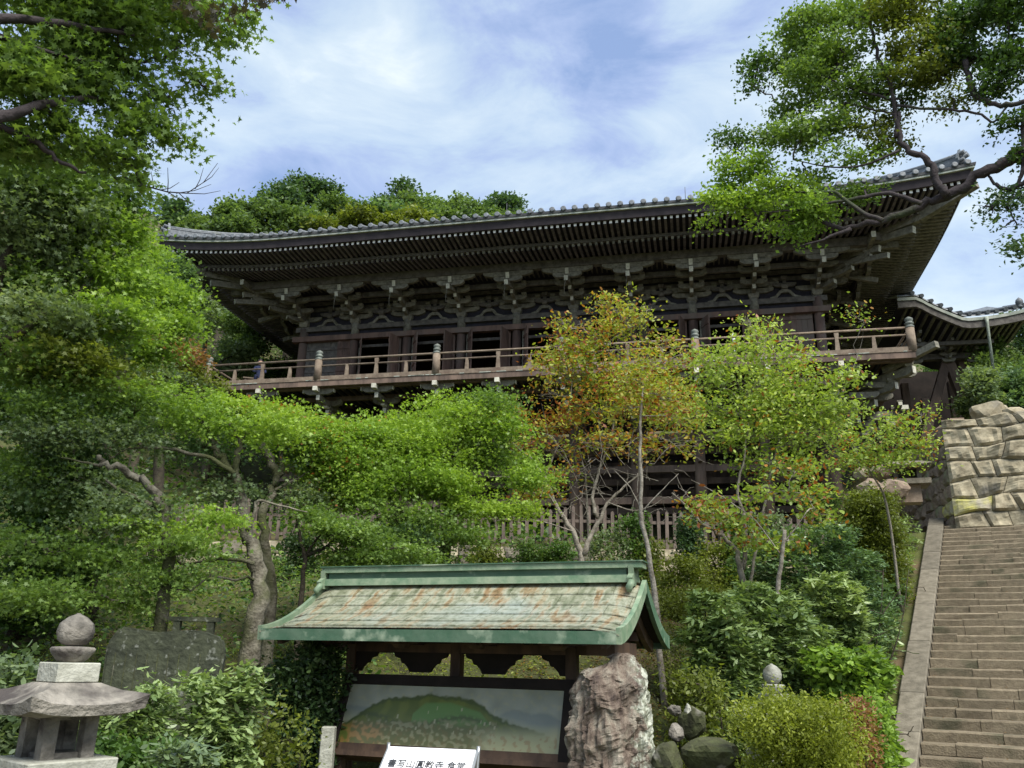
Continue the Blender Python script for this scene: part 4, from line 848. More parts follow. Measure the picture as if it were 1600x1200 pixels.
# monolith -------------------------------------------------------------
mono = bpy.data.materials.new('red_rock_with_white_lichen'); mono.use_nodes = True; nt = mono.node_tree; N = nt.nodes; L = nt.links; b = N['Principled BSDF']; b.inputs['Roughness'].default_value = .85
tcn = N.new('ShaderNodeTexCoord'); mpn = N.new('ShaderNodeMapping'); mpn.inputs['Scale'].default_value = (1, 1, .45); L.new(tcn.outputs['Object'], mpn.inputs[0])
n1 = N.new('ShaderNodeTexNoise'); n1.inputs['Scale'].default_value = 4.5; n1.inputs['Detail'].default_value = 10; n1.inputs['Roughness'].default_value = .7; L.new(mpn.outputs[0], n1.inputs[0])
r1 = N.new('ShaderNodeValToRGB'); L.new(n1.outputs['Fac'], r1.inputs[0]); E_ = r1.color_ramp.elements; E_[0].position = .36; E_[0].color = (.045, .03, .024, 1); E_[1].position = .7; E_[1].color = (.40, .33, .27, 1)
for p_, c_ in ((.44, (.10, .072, .054, 1)), (.51, (.175, .138, .105, 1)), (.60, (.24, .215, .168, 1))): x = E_.new(p_); x.color = c_
sx = N.new('ShaderNodeSeparateXYZ'); L.new(tcn.outputs['Object'], sx.inputs[0]); n2 = N.new('ShaderNodeTexNoise'); n2.inputs['Scale'].default_value = 7; n2.inputs['Detail'].default_value = 9; n2.inputs['Roughness'].default_value = .7; L.new(tcn.outputs['Object'], n2.inputs[0])
a1 = N.new('ShaderNodeMath'); a1.operation = 'MULTIPLY_ADD'; L.new(sx.outputs['X'], a1.inputs[0]); a1.inputs[1].default_value = 1.0; L.new(n2.outputs['Fac'], a1.inputs[2])
r2 = N.new('ShaderNodeValToRGB'); L.new(a1.outputs[0], r2.inputs[0]); r2.color_ramp.elements[0].position = .74; r2.color_ramp.elements[0].color = (0, 0, 0, 1); r2.color_ramp.elements[1].position = .86; r2.color_ramp.elements[1].color = (1, 1, 1, 1)
mxn = N.new('ShaderNodeMixRGB'); L.new(r2.outputs[0], mxn.inputs[0]); L.new(r1.outputs[0], mxn.inputs[1])
r3 = N.new('ShaderNodeValToRGB'); n5 = N.new('ShaderNodeTexNoise'); n5.inputs['Scale'].default_value = 22; L.new(tcn.outputs['Object'], n5.inputs[0]); L.new(n5.outputs['Fac'], r3.inputs[0]); r3.color_ramp.elements[0].position = .4; r3.color_ramp.elements[0].color = (.16, .17, .12, 1); r3.color_ramp.elements[1].position = .56; r3.color_ramp.elements[1].color = (.44, .46, .38, 1)
L.new(r3.outputs[0], mxn.inputs[2]); L.new(mxn.outputs[0], b.inputs['Base Color'])
bn = N.new('ShaderNodeBump'); bn.inputs['Strength'].default_value = .9; bn.inputs['Distance'].default_value = .05; n3 = N.new('ShaderNodeTexNoise'); n3.inputs['Scale'].default_value = 9; n3.inputs['Detail'].default_value = 10; n3.inputs['Roughness'].default_value = .7; L.new(mpn.outputs[0], n3.inputs[0]); L.new(n3.outputs['Fac'], bn.inputs['Height']); L.new(bn.outputs[0], b.inputs['Normal'])
import bmesh
def monolith():
    P = at(955, 1130, 8.6); bm = bmesh.new(); nseg, nlev = 72, 90; H = 1.0; zt = at(955, 1018, 8.6)[2]
    prof_l = np.interp(np.linspace(0, 1, nlev), [0, .3, .55, .78, .86, .90, .93, .965, 1.0], [-.41, -.40, -.42, -.38, -.35, -.22, -.08, .02, .13])
    prof_r = np.interp(np.linspace(0, 1, nlev), [0, .2, .5, .7, .86, .94, .98, 1.0], [.41, .43, .42, .38, .34, .29, .24, .15])
    V = []
    for k in range(nlev):
        t = k / (nlev - 1); z = t * zt - .0; l, r_ = prof_l[k], prof_r[k]; cx, w = (l + r_) / 2, (r_ - l) / 2; dd = .32 * (w / .4) ** .8
        for j in range(nseg):
            a = 2 * math.pi * j / nseg; x = math.copysign(abs(math.cos(a)) ** .85, math.cos(a)); y = math.copysign(abs(math.sin(a)) ** .75, math.sin(a))
            V.append((cx + w * x, dd * y, z))
    V = np.array(V); Q = V * np.array([1, 1, .35])
    ridge = -.10 * np.abs(fnoise(Q, 2.7, 5.1)) - .07 * np.abs(fnoise(V * np.array([1, 1, .28]), 7.5, 2.2)) + .05 * fnoise(V, 4.0, 9.4, .6, 6)
    d = V - np.array([0, 0, 0]); d[:, 2] = 0; d /= np.linalg.norm(d, axis=1)[:, None] + 1e-6; V = V + d * (ridge[:, None] + .03)
    V[:, 2] += .05 * fnoise(V, 5, 3.) * (V[:, 2] > .6)
    mb = MB(); mb.poly(V, [(k * nseg + j, k * nseg + (j + 1) % nseg, (k + 1) * nseg + (j + 1) % nseg, (k + 1) * nseg + j) for k in range(nlev - 1) for j in range(nseg)] + [tuple((nlev - 1) * nseg + j for j in range(nseg))], 0, False)
    o = mb.build('standing_rock', mono, None, (P[0], P[1], 0)); o.scale = (.93, 1, 1); o.rotation_euler = (0, 0, -.1); tag(o, 'tall upright reddish rock with white lichen on its right edge beside the shelter', 'rock')
monolith()

# lanterns ---------------------------------------------------------------
def sq_slab(prof, c=(0, 0, 0), mb=None, curve=0., nsub=6):       # stacked square rings (half-width, z) with corners lifted
    mb = mb or MB(); k = nsub * 4; vs = []
    for hw, z, lift in prof:
        for s_ in range(4):
            for q in range(nsub):
                f = q / nsub * 2 - 1; x, y = [(f, -1), (1, f), (-f, 1), (-1, -f)][s_]
                cc = abs(f) ** 3 * lift; vs.append((c[0] + hw * x * (1 + .0 * cc), c[1] + hw * y, c[2] + z + cc))
    n_ = len(prof); mb.poly(vs, [(i * k + j, i * k + (j + 1) % k, (i + 1) * k + (j + 1) % k, (i + 1) * k + j) for i in range(n_ - 1) for j in range(k)] + [tuple(range(k))[::-1], tuple((n_ - 1) * k + j for j in range(k))], 0, False)
    return mb
def lantern(P, sc_, rz, label, ztop, m1=stone_lan, m2=stone_lanp, shaft=True):
    t = thing('stone_lantern', label, 'stone lantern', P, rz, 'stone lanterns')
    k = sc_; z = ztop
    MB().lathe([(.02 * k, z - .29 * k), (.085 * k, z - .275 * k), (.125 * k, z - .23 * k), (.14 * k, z - .16 * k), (.125 * k, z - .09 * k), (.07 * k, z - .035 * k), (.025 * k, z - .012 * k), (.012 * k, z), (0, z)], 20).build('jewel', m1, t)
    MB().lathe([(.10 * k, z - .42 * k), (.12 * k, z - .40 * k), (.165 * k, z - .34 * k), (.175 * k, z - .31 * k), (.16 * k, z - .295 * k), (.10 * k, z - .29 * k), (.06 * k, z - .285 * k)], 8).build('lotus_neck', m1, t)
    bevel(sq_slab([(.165 * k, z - .59 * k, 0), (.165 * k, z - .425 * k, 0)]).build('neck_block', m2, t), .006)
    sq_slab([(.30 * k, z - .86 * k, .0), (.43 * k, z - .845 * k, .05 * k), (.45 * k, z - .76 * k, .08 * k), (.38 * k, z - .722 * k, .06 * k), (.30 * k, z - .68 * k, .03 * k), (.235 * k, z - .63 * k, .01 * k), (.18 * k, z - .592 * k, 0)]).build('roof', m1, t)
    mb = MB()
    for a in (-1, 1):
        for b_ in (-1, 1): mb.cbox((a * .15 * k, b_ * .15 * k, z - 1.02 * k), (.1 * k, .1 * k, .36 * k))
    mb.cbox((0, 0, z - 1.18 * k), (.3 * k, .3 * k, .05 * k)); mb.cbox((0, 0, z - .87 * k), (.3 * k, .3 * k, .05 * k)); mb.box(-.12 * k, .12 * k, .11 * k, .16 * k, z - 1.2 * k, z - .85 * k)
    mb.build('fire_box', m1, t)
    bevel(sq_slab([(.31 * k, z - 1.36 * k, 0), (.33 * k, z - 1.34 * k, 0), (.335 * k, z - 1.2 * k, 0)]).build('platform', m2, t), .008)
    if shaft: MB().lathe([(.17 * k, -.1), (.17 * k, z - 1.36 * k)], 16).build('shaft', m1, t); sq_slab([(.36 * k, -.15, 0), (.36 * k, .12, 0), (.25 * k, .16, 0)]).build('base', m2, t)
    return t
lt = at(99, 1100, 6.2); big = lantern((lt[0], lt[1], 0), .70, .91, 'large stone lantern with onion-shaped finial and flared square cap at the lower left', at(121, 958, 6.2)[2]); big.scale = (1.14, 1.14, 1)
l2 = at(1207, 1060, 11.2); g2 = gz(l2[0], l2[1]); lantern((l2[0], l2[1], g2), .80, .3, 'small pale stone lantern rising behind the clipped round azalea', at(1209, 1037, 11.2)[2] - g2, stone_lanp, stone_lanp)
l3 = at(1416, 745, 25.5); t3 = thing('stone_lantern', 'low house-shaped stone lantern on the ledge left of the boulder wall', 'stone lantern', (l3[0], l3[1], l3[2] - .25), -.3, 'stone lanterns')
sq_slab([(.55, .42, .0), (.62, .47, .04), (.4, .58, .02), (.2, .66, 0)]).build('roof', stone_kerb, t3); mb = MB()
for a in (-.3, .3): mb.cbox((a, 0, .27), (.12, .5, .3))
mb.box(-.3, .3, .2, .25, .12, .42); mb.build('fire_box', stone_kerb, t3); MB().box(-.55, .55, -.45, .45, -.02, .12).build('platform', stone_kerb, t3); MB().box(-.3, .3, -.25, .25, -.5, -.02).build('base', stone_walll, t3)

# stele --------------------------------------------------------------------
sq = at(255, 1040, 10.2); g0 = gz(sq[0], sq[1])
se = thing('stone_stele', 'broad dark mossy engraved stone slab standing on the slope behind the large lantern', 'stone slab', (sq[0], sq[1], g0), .12)
mb = MB(); h0 = at(255, 980, 10.2)[2] - g0; wd = .60
prof = [(-wd * 1.02, -.2), (wd * .98, -.2), (wd * 1.0, h0 * .5), (wd * 1.05, h0 * .86), (wd * .96, h0 * .95), (wd * .5, h0 * .99), (-wd * .2, h0 * .97), (-wd * .8, h0 * 1.0), (-wd * .98, h0 * .9), (-wd * .96, h0 * .4)]
mb.prism(prof, ((0, 0, 0), ex, ez, ey), .18); o = bevel(mb.build('slab', stone_stele, se), .03, 2)
for k in range(9): MB().box(-wd * .8 + k * wd * .18, -wd * .8 + k * wd * .18 + .008, -.094, -.0905, h0 * .2, h0 * .85).build('engraved_line', stone_moss, se)
q = at(305, 967, 11.4); tg = thing('stone_bench_ledge', 'short low stone ledge on two feet on the mossy slope above the dark slab', 'stone ledge', (q[0], q[1], q[2]), .1)
MB().box(-.30, .30, -.06, .06, -.03, .02).build('slab', stone_stele, tg)
for x_ in (-.2, .2): MB().box(x_ - .04, x_ + .04, -.05, .05, -.25, -.03).build('foot', stone_stele, tg)
# stone post by the map board
q = at(512, 1165, 9.9); o = tag(bevel(MB().box(-.07, .07, -.07, .07, -.2, at(512, 1135, 9.9)[2]).build('stone_post', stone_lanp, None, (q[0], q[1], 0)), .01), 'short square stone post left of the map board', 'post')

# garden rocks --------------------------------------------------------------
for i, (px, py, D, r, m_, lb) in enumerate(((1083, 1128, 9.4, (.15, .13, .16), stone_moss, 'mossy rock with white tip right of the tall red rock'), (1056, 1145, 9.0, (.075, .075, .09), stone_lan, 'small pale rounded rock against the mossy rocks'),
        (1110, 1180, 8.6, (.27, .22, .18), stone_moss, 'broad dark mossy rock low between the tall rock and the azalea'), (1055, 1110, 9.7, (.08, .07, .055), stone_lan, 'small grey rock on the leaf litter right of the tall rock'),
        (1075, 1112, 9.35, (.04, .04, .075), stone_lanp, 'white pointed stone on top of the mossy rock'), (1042, 1185, 8.3, (.15, .15, .15), stone_moss, 'mossy boulder at the foot of the tall rock'))):
    q = at(px, py, D); tag(rock('garden_rock', q, r, m_, 60 + i, None), lb, 'rock', 'garden rocks')
for i, (px, py, D, r) in enumerate(((1378, 738, 25.2, (.36, .3, .24)), (1398, 762, 25, (.4, .35, .3)), (1362, 764, 24.6, (.38, .3, .26)), (1350, 742, 25.6, (.34, .3, .25)))):
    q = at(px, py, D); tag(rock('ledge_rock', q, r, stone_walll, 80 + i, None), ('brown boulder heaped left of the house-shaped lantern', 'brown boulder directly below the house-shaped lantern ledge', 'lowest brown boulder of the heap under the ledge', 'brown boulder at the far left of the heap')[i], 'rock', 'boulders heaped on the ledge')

# ------------------------------------------------------------------ vegetation
GK = 1.18
G = {  # leaf colours (low, mid, high)
 'maple_dark': [(.030, .060, .018), (.055, .105, .024), (.10, .17, .035)],
 'maple_mid': [(.060, .105, .030), (.115, .185, .042), (.19, .27, .06)],
 'maple_bright': [(.10, .17, .032), (.18, .28, .045), (.28, .38, .065)],
 'maple_lime': [(.12, .195, .03), (.21, .31, .045), (.32, .41, .07)],
 'blue_green': [(.05, .092, .045), (.10, .165, .072), (.18, .25, .11)],
 'grey_green': [(.07, .105, .055), (.13, .18, .085), (.21, .26, .13)],
 'cherry': [(.13, .18, .03), (.25, .29, .045), (.42, .31, .06)],
 'yellowgreen': [(.13, .19, .04), (.23, .31, .06), (.36, .41, .10)],
 'shrub': [(.035, .07, .02), (.075, .14, .03), (.14, .21, .05)],
 'rhodo': [(.075, .120, .04), (.17, .235, .085), (.31, .38, .17)],
 'camellia': [(.016, .034, .014), (.032, .06, .020), (.07, .11, .035)],
 'olive': [(.06, .075, .016), (.12, .15, .026), (.21, .24, .04)],
 'azalea': [(.10, .125, .018), (.20, .235, .03), (.31, .34, .05)],
 'rust': [(.15, .085, .04), (.24, .12, .055), (.22, .18, .05)],
 'pine': [(.03, .058, .028), (.055, .10, .042), (.10, .15, .06)],
 'hill': [(.055, .09, .035), (.10, .155, .050), (.17, .23, .075)],
}
GK = 1.3
G = {k_: [tuple(GK * q for q in c_) for c_ in v_] for k_, v_ in G.items()}
ORANGE = np.array([(.44, .20, .035), (.38, .15, .04), (.48, .30, .05), (.32, .10, .04)])
SHAPES = {
 'rhomb': (np.array([(0, -.5), (.3, 0), (0, .5), (-.3, 0)]), [(0, 1, 2, 3)]),
 'long': (np.array([(0, -.5), (.17, -.1), (.13, .25), (0, .5), (-.13, .25), (-.17, -.1)]), [(0, 1, 2, 3, 4, 5)]),
 'oval': (np.array([(0, -.5), (.24, -.18), (.2, .22), (0, .5), (-.2, .22), (-.24, -.18)]), [(0, 1, 2, 3, 4, 5)]),
 'star': (np.array([(0, -.35), (.10, -.18), (.42, -.24), (.20, -.02), (.50, .16), (.16, .14), (0, .55), (-.16, .14), (-.50, .16), (-.20, -.02), (-.42, -.24), (-.10, -.18)]), [(0, 1, 2, 3, 4, 5, 6, 7, 8, 9, 10, 11)]),
}
def crown_mesh(name, puffs, n, size, shape, pal, rng, flat=.35, tilt=.6, per=16, spread=.3, orange=0., holes=.25, m_=None, shell=.55, origin=(0, 0, 0), palettes=None, rosette=False, droop=.0, arms=0, clip=False):
    """leaves in small sprays filling a list of ellipsoids (cx,cy,cz,rx,ry,rz)"""
    puffs = np.array(puffs, float); vol = np.prod(puffs[:, 3:6], axis=1) ** (2 / 3.); w = vol / vol.sum()
    K = max(4, n // per); 
    pi = rng.choice(len(puffs), size=int(K * 1.7), p=w); pf = puffs[pi]
    d = rng.normal(size=(len(pi), 3)); d /= np.linalg.norm(d, axis=1)[:, None]
    r = rng.uniform(0, 1, len(pi)) ** (1 / 3.) * (1 - shell) + shell * rng.uniform(.55, 1.04, len(pi)); r = r * np.where(rng.uniform(size=len(r)) < .13, 1.28, 1.)
    c = pf[:, :3] + d * pf[:, 3:6] * r[:, None]
    hol = noise3(c, 2.2 / np.median(puffs[:, 3]).clip(.3, 3), int(rng.integers(1e6)))
    keep = hol > np.quantile(hol, holes)
    if clip: w_ = (c[:, 0] - SP[0]) * sr_[0] + (c[:, 1] - SP[1]) * sr_[1]; s_ = (c[:, 0] - SP[0]) * sd_[0] + (c[:, 1] - SP[1]) * sd_[1]; keep &= ~((w_ > -.58 - .12 * np.sin(s_ * 2.7) - spread * .5) & (s_ < 12.9) & (s_ > -1.7))
    c = c[keep][:K]; pi = pi[keep][:K]
    K = len(c); rad = spread
    ci = np.repeat(np.arange(K), per); M_ = len(ci)
    tn = rng.normal(size=(K, 3)) * tilt * .5 + np.array([0, 0, 1]); tn /= np.linalg.norm(tn, axis=1)[:, None]      # plane of each spray
    a1 = np.cross(tn, rng.normal(size=(K, 3))); a1 /= np.linalg.norm(a1, axis=1)[:, None]; a2 = np.cross(tn, a1)
    ang = rng.uniform(0, 6.283, M_); rr = np.sqrt(rng.uniform(0, 1, M_)) * rad * rng.uniform(.7, 1.3, K)[ci]
    off = a1[ci] * (np.cos(ang) * rr)[:, None] * 1.25 + a2[ci] * (np.sin(ang) * rr)[:, None] * .85 + tn[ci] * (rng.normal(size=M_) * rad * flat)[:, None]
    if arms:
        am = rng.integers(0, arms, M_); th = rng.uniform(0, 6.283, K)[ci] + am * (4.6 / arms) + rng.normal(size=M_) * .05; tt_ = rng.uniform(.08, 1, M_); rl_ = rad * rng.uniform(.6, 1.5, (K, arms))[ci, am]
        dA = a1[ci] * np.cos(th)[:, None] + a2[ci] * np.sin(th)[:, None]; dB = np.cross(tn[ci], dA); sg_ = rng.choice([-1, 1], M_)
        off = dA * (tt_ * rl_ * 1.25)[:, None] + dB * (sg_ * rng.uniform(.1, .55, M_) * size)[:, None] + tn[ci] * (rng.normal(size=M_) * rad * flat * .35)[:, None]
        rr = tt_ * rl_; off[:, 2] -= .22 * rr * tt_; armdir = dA * .7 + dB * (sg_ * .8)[:, None]
    off[:, 2] -= droop * rr
    P = c[ci] + off
    # leaf frames
    nn = tn[ci] * (1.0) + rng.normal(size=(M_, 3)) * tilt; nn /= np.linalg.norm(nn, axis=1)[:, None]
    fw = armdir + rng.normal(size=(M_, 3)) * .25 if arms else (off if rosette else off * .6 + rng.normal(size=(M_, 3)) * rad * .5) + 1e-4
    fw[:, 2] -= rad * .25; fw -= nn * np.sum(fw * nn, axis=1)[:, None]; fw /= np.linalg.norm(fw, axis=1)[:, None] + 1e-9
    sd = np.cross(fw, nn)
    S, F = SHAPES[shape]; k = len(S); sz = size * rng.uniform(.5, 1.45, M_)
    V = P[:, None, :] + (sd[:, None, :] * S[None, :, 0, None] + fw[:, None, :] * S[None, :, 1, None]) * sz[:, None, None]
    V -= nn[:, None, :] * (np.abs(S[None, :, 0, None]) * .35 * sz[:, None, None])          # folded along the midrib
    # colour: whole boughs differ, leaves differ a little
    def pick(pl, t):
        pl = np.array(pl); t = np.clip(t, 0, 1)[:, None]; return np.where(t < .5, pl[0] * (1 - 2 * t) + pl[1] * 2 * t, pl[1] * (2 - 2 * t) + pl[2] * (2 * t - 1))
    tt = .45 + .24 * noise3(c, 1.4, int(rng.integers(1e6))) + rng.normal(size=K) * .13
    tl = tt[ci] + rng.normal(size=M_) * .12
    if palettes is None: colr = pick(pal, tl)
    else:
        pb = np.array([palettes[i] for i in range(len(puffs))])[pi][ci]; colr = np.zeros((M_, 3))
        for nm in set(pb.tolist()): q = pb == nm; colr[q] = pick(G[nm], tl[q])
    if orange:
        o = noise3(c, 1.9, int(rng.integers(1e6)))[ci] * .5 + rng.normal(size=M_) * .45; q = o > np.quantile(o, 1 - orange); colr[q] = ORANGE[rng.integers(0, 4, q.sum())] * rng.uniform(.6, 1.05, (q.sum(), 1))
    V = V.reshape(-1, 3) - np.array(origin); nv = len(V)
    me = bpy.data.meshes.new(name); fl = len(F[0])
    me.vertices.add(nv); me.vertices.foreach_set('co', V.astype(np.float32).ravel())
    me.loops.add(nv); me.loops.foreach_set('vertex_index', np.arange(nv, dtype=np.int32))
    me.polygons.add(M_); me.polygons.foreach_set('loop_start', np.arange(0, nv, k, dtype=np.int32)); me.polygons.foreach_set('loop_total', np.full(M_, k, dtype=np.int32))
    me.update(calc_edges=True)
    ca = me.color_attributes.new('Col', 'FLOAT_COLOR', 'POINT'); ca.data.foreach_set('color', np.repeat(np.concatenate([colr, np.ones((M_, 1))], 1), k, axis=0).astype(np.float32).ravel())
    me.materials.append(m_ or LEAF); return me, c

def curve(a, b, rng, n=6, sag=0., wob=.08):
    a, b = np.array(a, float), np.array(b, float); L = np.linalg.norm(b - a); t = np.linspace(0, 1, n)[:, None]
    p = a + (b - a) * t; w = np.cumsum(rng.normal(size=(n, 3)) * L * wob, axis=0); w = w - w[0] - (w[-1] - w[0]) * t
    p = p + w; p[:, 2] += sag * L * (np.sin(np.pi * t[:, 0])); return p
def tree(name, label, cat, group, base, limbs, puffs, n, size, shape, pal, bark, seed, r0=.12, twigs=60, limbr=.035, crown=True, twig_r=.006, sub=0, subf=(.42, .68), **kw):
    """limbs: list of (points, r_start, r_end) in world metres; each puff gets its own bough from the nearest limb point"""
    rng = np.random.default_rng(seed); base = np.array(base, float)
    t = thing(name, label, cat, base, 0, group); tr = MB(); pts = []
    if sub: puffs, pl_ = split_puffs(puffs, rng, sub, kw.get('palettes'), *subf); kw['palettes'] = pl_ if kw.get('palettes') else None
    for P, ra, rb_ in limbs:
        P = np.array(P, float); kk = len(P)
        # resample smoothly
        s = np.linspace(0, kk - 1, (kk - 1) * 4 + 1); Q = np.stack([np.interp(s, range(kk), P[:, i]) for i in range(3)], 1)
        for _ in range(2): Q[1:-1] = (Q[:-2] + Q[1:-1] * 2 + Q[2:]) / 4
        Q[1:-1] += rng.normal(size=(len(Q) - 2, 3)) * min(ra, .1) * .22
        rad = np.linspace(ra, rb_, len(Q)) * rng.uniform(.92, 1.1, len(Q)); tr.tube(Q - base, rad, 9 if ra > .06 else 6); pts.append(np.c_[Q, rad])
    tr.build('trunk', bark, t)
    pts = np.concatenate(pts); br = MB(); nodes = pts.copy()
    order = sorted(range(len(puffs)), key=lambda i: np.min(np.linalg.norm(pts[:, :3] - np.array(puffs[i][:3]), axis=1)))
    for i in order:
        p = np.array(puffs[i][:3]); pr = np.array(puffs[i][3:6]); q = p - np.array([0, 0, pr[2] * .3]); d = np.linalg.norm(nodes[:, :3] - q, axis=1) + (nodes[:, 2] > q[2] + .2) * 1.5; j = int(np.argmin(d)); a = nodes[j, :3]; ra = min(max(nodes[j, 3] * .7, .012), limbr)
        c = curve(a, q, rng, 7, .06, .05); rd = np.linspace(ra, max(ra * .4, .007), 7); br.tube(c - base, rd, 6, cap=False); nodes = np.concatenate([nodes, np.c_[c, rd]])
        for _ in range(max(3, int(twigs / len(puffs)))):
            dd = rng.normal(size=3); dd /= np.linalg.norm(dd); e_ = p + dd * pr * rng.uniform(.5, .98)
            if kw.get('clip') and (e_[0] - SP[0]) * sr_[0] + (e_[1] - SP[1]) * sr_[1] > -.75: continue
            c2 = curve(c[rng.integers(3, 7)], e_, rng, 5, .03, .07)
            br.tube(c2 - base, np.linspace(max(ra * .35, twig_r), twig_r * .6, 5), 4, cap=False)
    br.build('branches', bark, t)['kind'] = 'stuff'
    if crown:
        me, c = crown_mesh('crown', puffs, n, size, shape, G.get(pal, G['maple_mid']), rng, origin=base, **kw); put('crown', me, t)
    return t
def split_puffs(puffs, rng, k=3, palettes=None, f0=.42, f1=.68):
    out = []; pl = []
    for i, p in enumerate(puffs):
        p = np.array(p); m_ = k if p[3] > .35 else 2
        for q in range(m_):
            o = rng.uniform(-1, 1, 3); o /= max(1, np.linalg.norm(o)); f = rng.uniform(f0, f1)
            out.append(tuple(p[:3] + o * p[3:6] * .62) + tuple(p[3:6] * f * np.array([1.2, 1.2, 1.05]))); pl.append(palettes[i] if palettes else None)
    return out, pl
def PF(lst, D, dep=1.):       # puffs: (px, py, rx, ry[, dD]) -> metres
    out = []
    for q in lst:
        px, py, rx, ry = q[:4]; d = D + (q[4] if len(q) > 4 else 0); P = at(px, py, d); r = np.linalg.norm(P - np.array([0, 0, EYE])) / F_PX
        out.append((P[0], P[1], P[2], rx * r, max(min(rx * r, 1.2 + rx * r * .4), ry * r) * dep, ry * r))
    return out
def LB(lst, D, ra, rb_): return ([at(q[0], q[1], D + (q[2] if len(q) > 2 else 0)) for q in lst], ra, rb_)
def onground(px, py, D): p = at(px, py, D); return np.array([p[0], p[1], gz(p[0], p[1]) - .1])

# --- forest on the mountain behind the hall (each crown its own tree) --------
hillt = [(290, 345, 52, 30, 62, 'pine', 'thin'), (400, 350, 60, 40, 60, 'hill', ''), (365, 345, 25, 20, 58, 'hill', ''), (445, 318, 45, 32, 66, 'pine', ''), (500, 312, 46, 36, 70, 'pine', ''), (470, 345, 60, 30, 62, 'hill', ''), (550, 335, 55, 28, 66, 'hill', ''),
         (620, 316, 36, 36, 70, 'pine', ''), (600, 345, 50, 25, 62, 'blue_green', ''), (660, 330, 40, 24, 66, 'hill', ''), (690, 325, 36, 30, 70, 'blue_green', ''), (640, 350, 45, 18, 60, 'olive', ''), (735, 335, 40, 22, 66, 'hill', ''), (783, 325, 32, 24, 70, 'pine', ''), (790, 345, 50, 16, 66, 'hill', ''), (330, 365, 60, 20, 60, 'hill', ''),
         (530, 350, 50, 20, 60, 'olive', ''), (700, 350, 50, 18, 62, 'hill', '')]
desc = ['ragged dark conifer at the far left of the skyline over the roof', 'broad mid green tree at the left foot of the skyline clump', 'small leafy tree leaning out of the left edge of the skyline clump', 'dark layered tree on the left shoulder of the skyline clump', 'tallest dark tree crowning the skyline clump', 'light green tree below the tallest skyline tree', 'spreading tree right of the tallest skyline tree',
        'dark twin-topped pine in the middle of the skyline', 'blue green tree below the twin-topped pine', 'green tree right of the twin-topped pine', 'blue green rounded tree right of the middle of the skyline', 'low olive crown just above the roof tiles at mid skyline', 'green tree in the dip left of the last skyline tree', 'isolated dark rounded pine at the right end of the skyline', 'low green crown under the isolated right pine', 'low green crown hugging the roof at the far left', 'low olive crown left of the middle of the roofline', 'low green crown below the rounded blue green tree']
for i, (px, py, rx, ry, D, pal, k) in enumerate(hillt):
    rr = np.random.default_rng(300 + i); subs = [(px + rr.uniform(-.7, .7) * rx, py + rr.uniform(-.6, .75) * ry, rx * rr.uniform(.28, .5), ry * rr.uniform(.28, .45), rr.uniform(-1, 1)) for _ in range(9)]
    c = at(px, py, D); b_ = np.array([c[0], c[1], gz(c[0], c[1]) - .5]); pf = PF(subs, D)
    tree('forest_tree', desc[i], 'tree', 'forest trees on the mountain behind the hall', b_, [([b_, (b_ + c) / 2 + rr.normal(size=3) * .3, c], .3, .12)], pf, 5200, .34, 'rhomb', pal, bark_d, 400 + i, twigs=30, limbr=.12, twig_r=.03, spread=.8, per=14, tilt=.55, flat=.25, holes=.38 if k else .18, shell=.7)

# --- trees on the slope left of the hall ---------------------------------
slope = [(330, 470, 60, 60, 44, 'grey_green', 'grey green tree in the shade under the left roof corner', .2), (395, 525, 50, 35, 42, 'hill', 'rounded green tree behind the left end of the veranda', 0), (345, 565, 55, 30, 40, 'grey_green', 'pale grey green tree just left of the veranda corner', 0), (255, 440, 55, 55, 34, 'blue_green', 'blue green tree beside the left roof corner', 0), (430, 575, 50, 26, 44, 'hill', 'low tree seen through the left veranda railing', 0)]
for i, (px, py, rx, ry, D, pal, lb, hl) in enumerate(slope):
    rr = np.random.default_rng(330 + i); subs = [(px + rr.uniform(-.7, .7) * rx, py + rr.uniform(-.7, .7) * ry, rx * rr.uniform(.35, .55), ry * rr.uniform(.3, .5), rr.uniform(-1, 1)) for _ in range(8)]
    c = at(px, py, D); b_ = np.array([c[0], c[1], min(gz(c[0], c[1]), c[2] - 2) - .3])
    tree('slope_tree', lb, 'tree', 'trees on the slope left of the hall', b_, [([b_, (b_ + c) / 2, c], .2, .08)], PF(subs, D), 9000, .17, 'rhomb', pal, bark_d, 350 + i, twigs=24, limbr=.08, twig_r=.02, spread=.45, tilt=.5, flat=.2, holes=.1)
b_ = onground(270, 700, 26)
tree('autumn_tinted_tree', 'green domed tree with a rust red tinged top below the left end of the veranda', 'tree', None, b_, [([b_, at(250, 650, 26), at(240, 600, 26)], .2, .07)],
     PF([(235, 545, 55, 22), (285, 560, 35, 22), (180, 590, 70, 35), (250, 610, 70, 35), (310, 600, 40, 30), (140, 560, 60, 40), (200, 640, 80, 30)], 26), 21000, .11, 'rhomb', None, bark_d, 370, twigs=40, limbr=.06, twig_r=.012, spread=.3, tilt=.5, flat=.2, holes=.12,
     palettes=['rust', 'rust', 'olive', 'grey_green', 'olive', 'maple_mid', 'grey_green'])

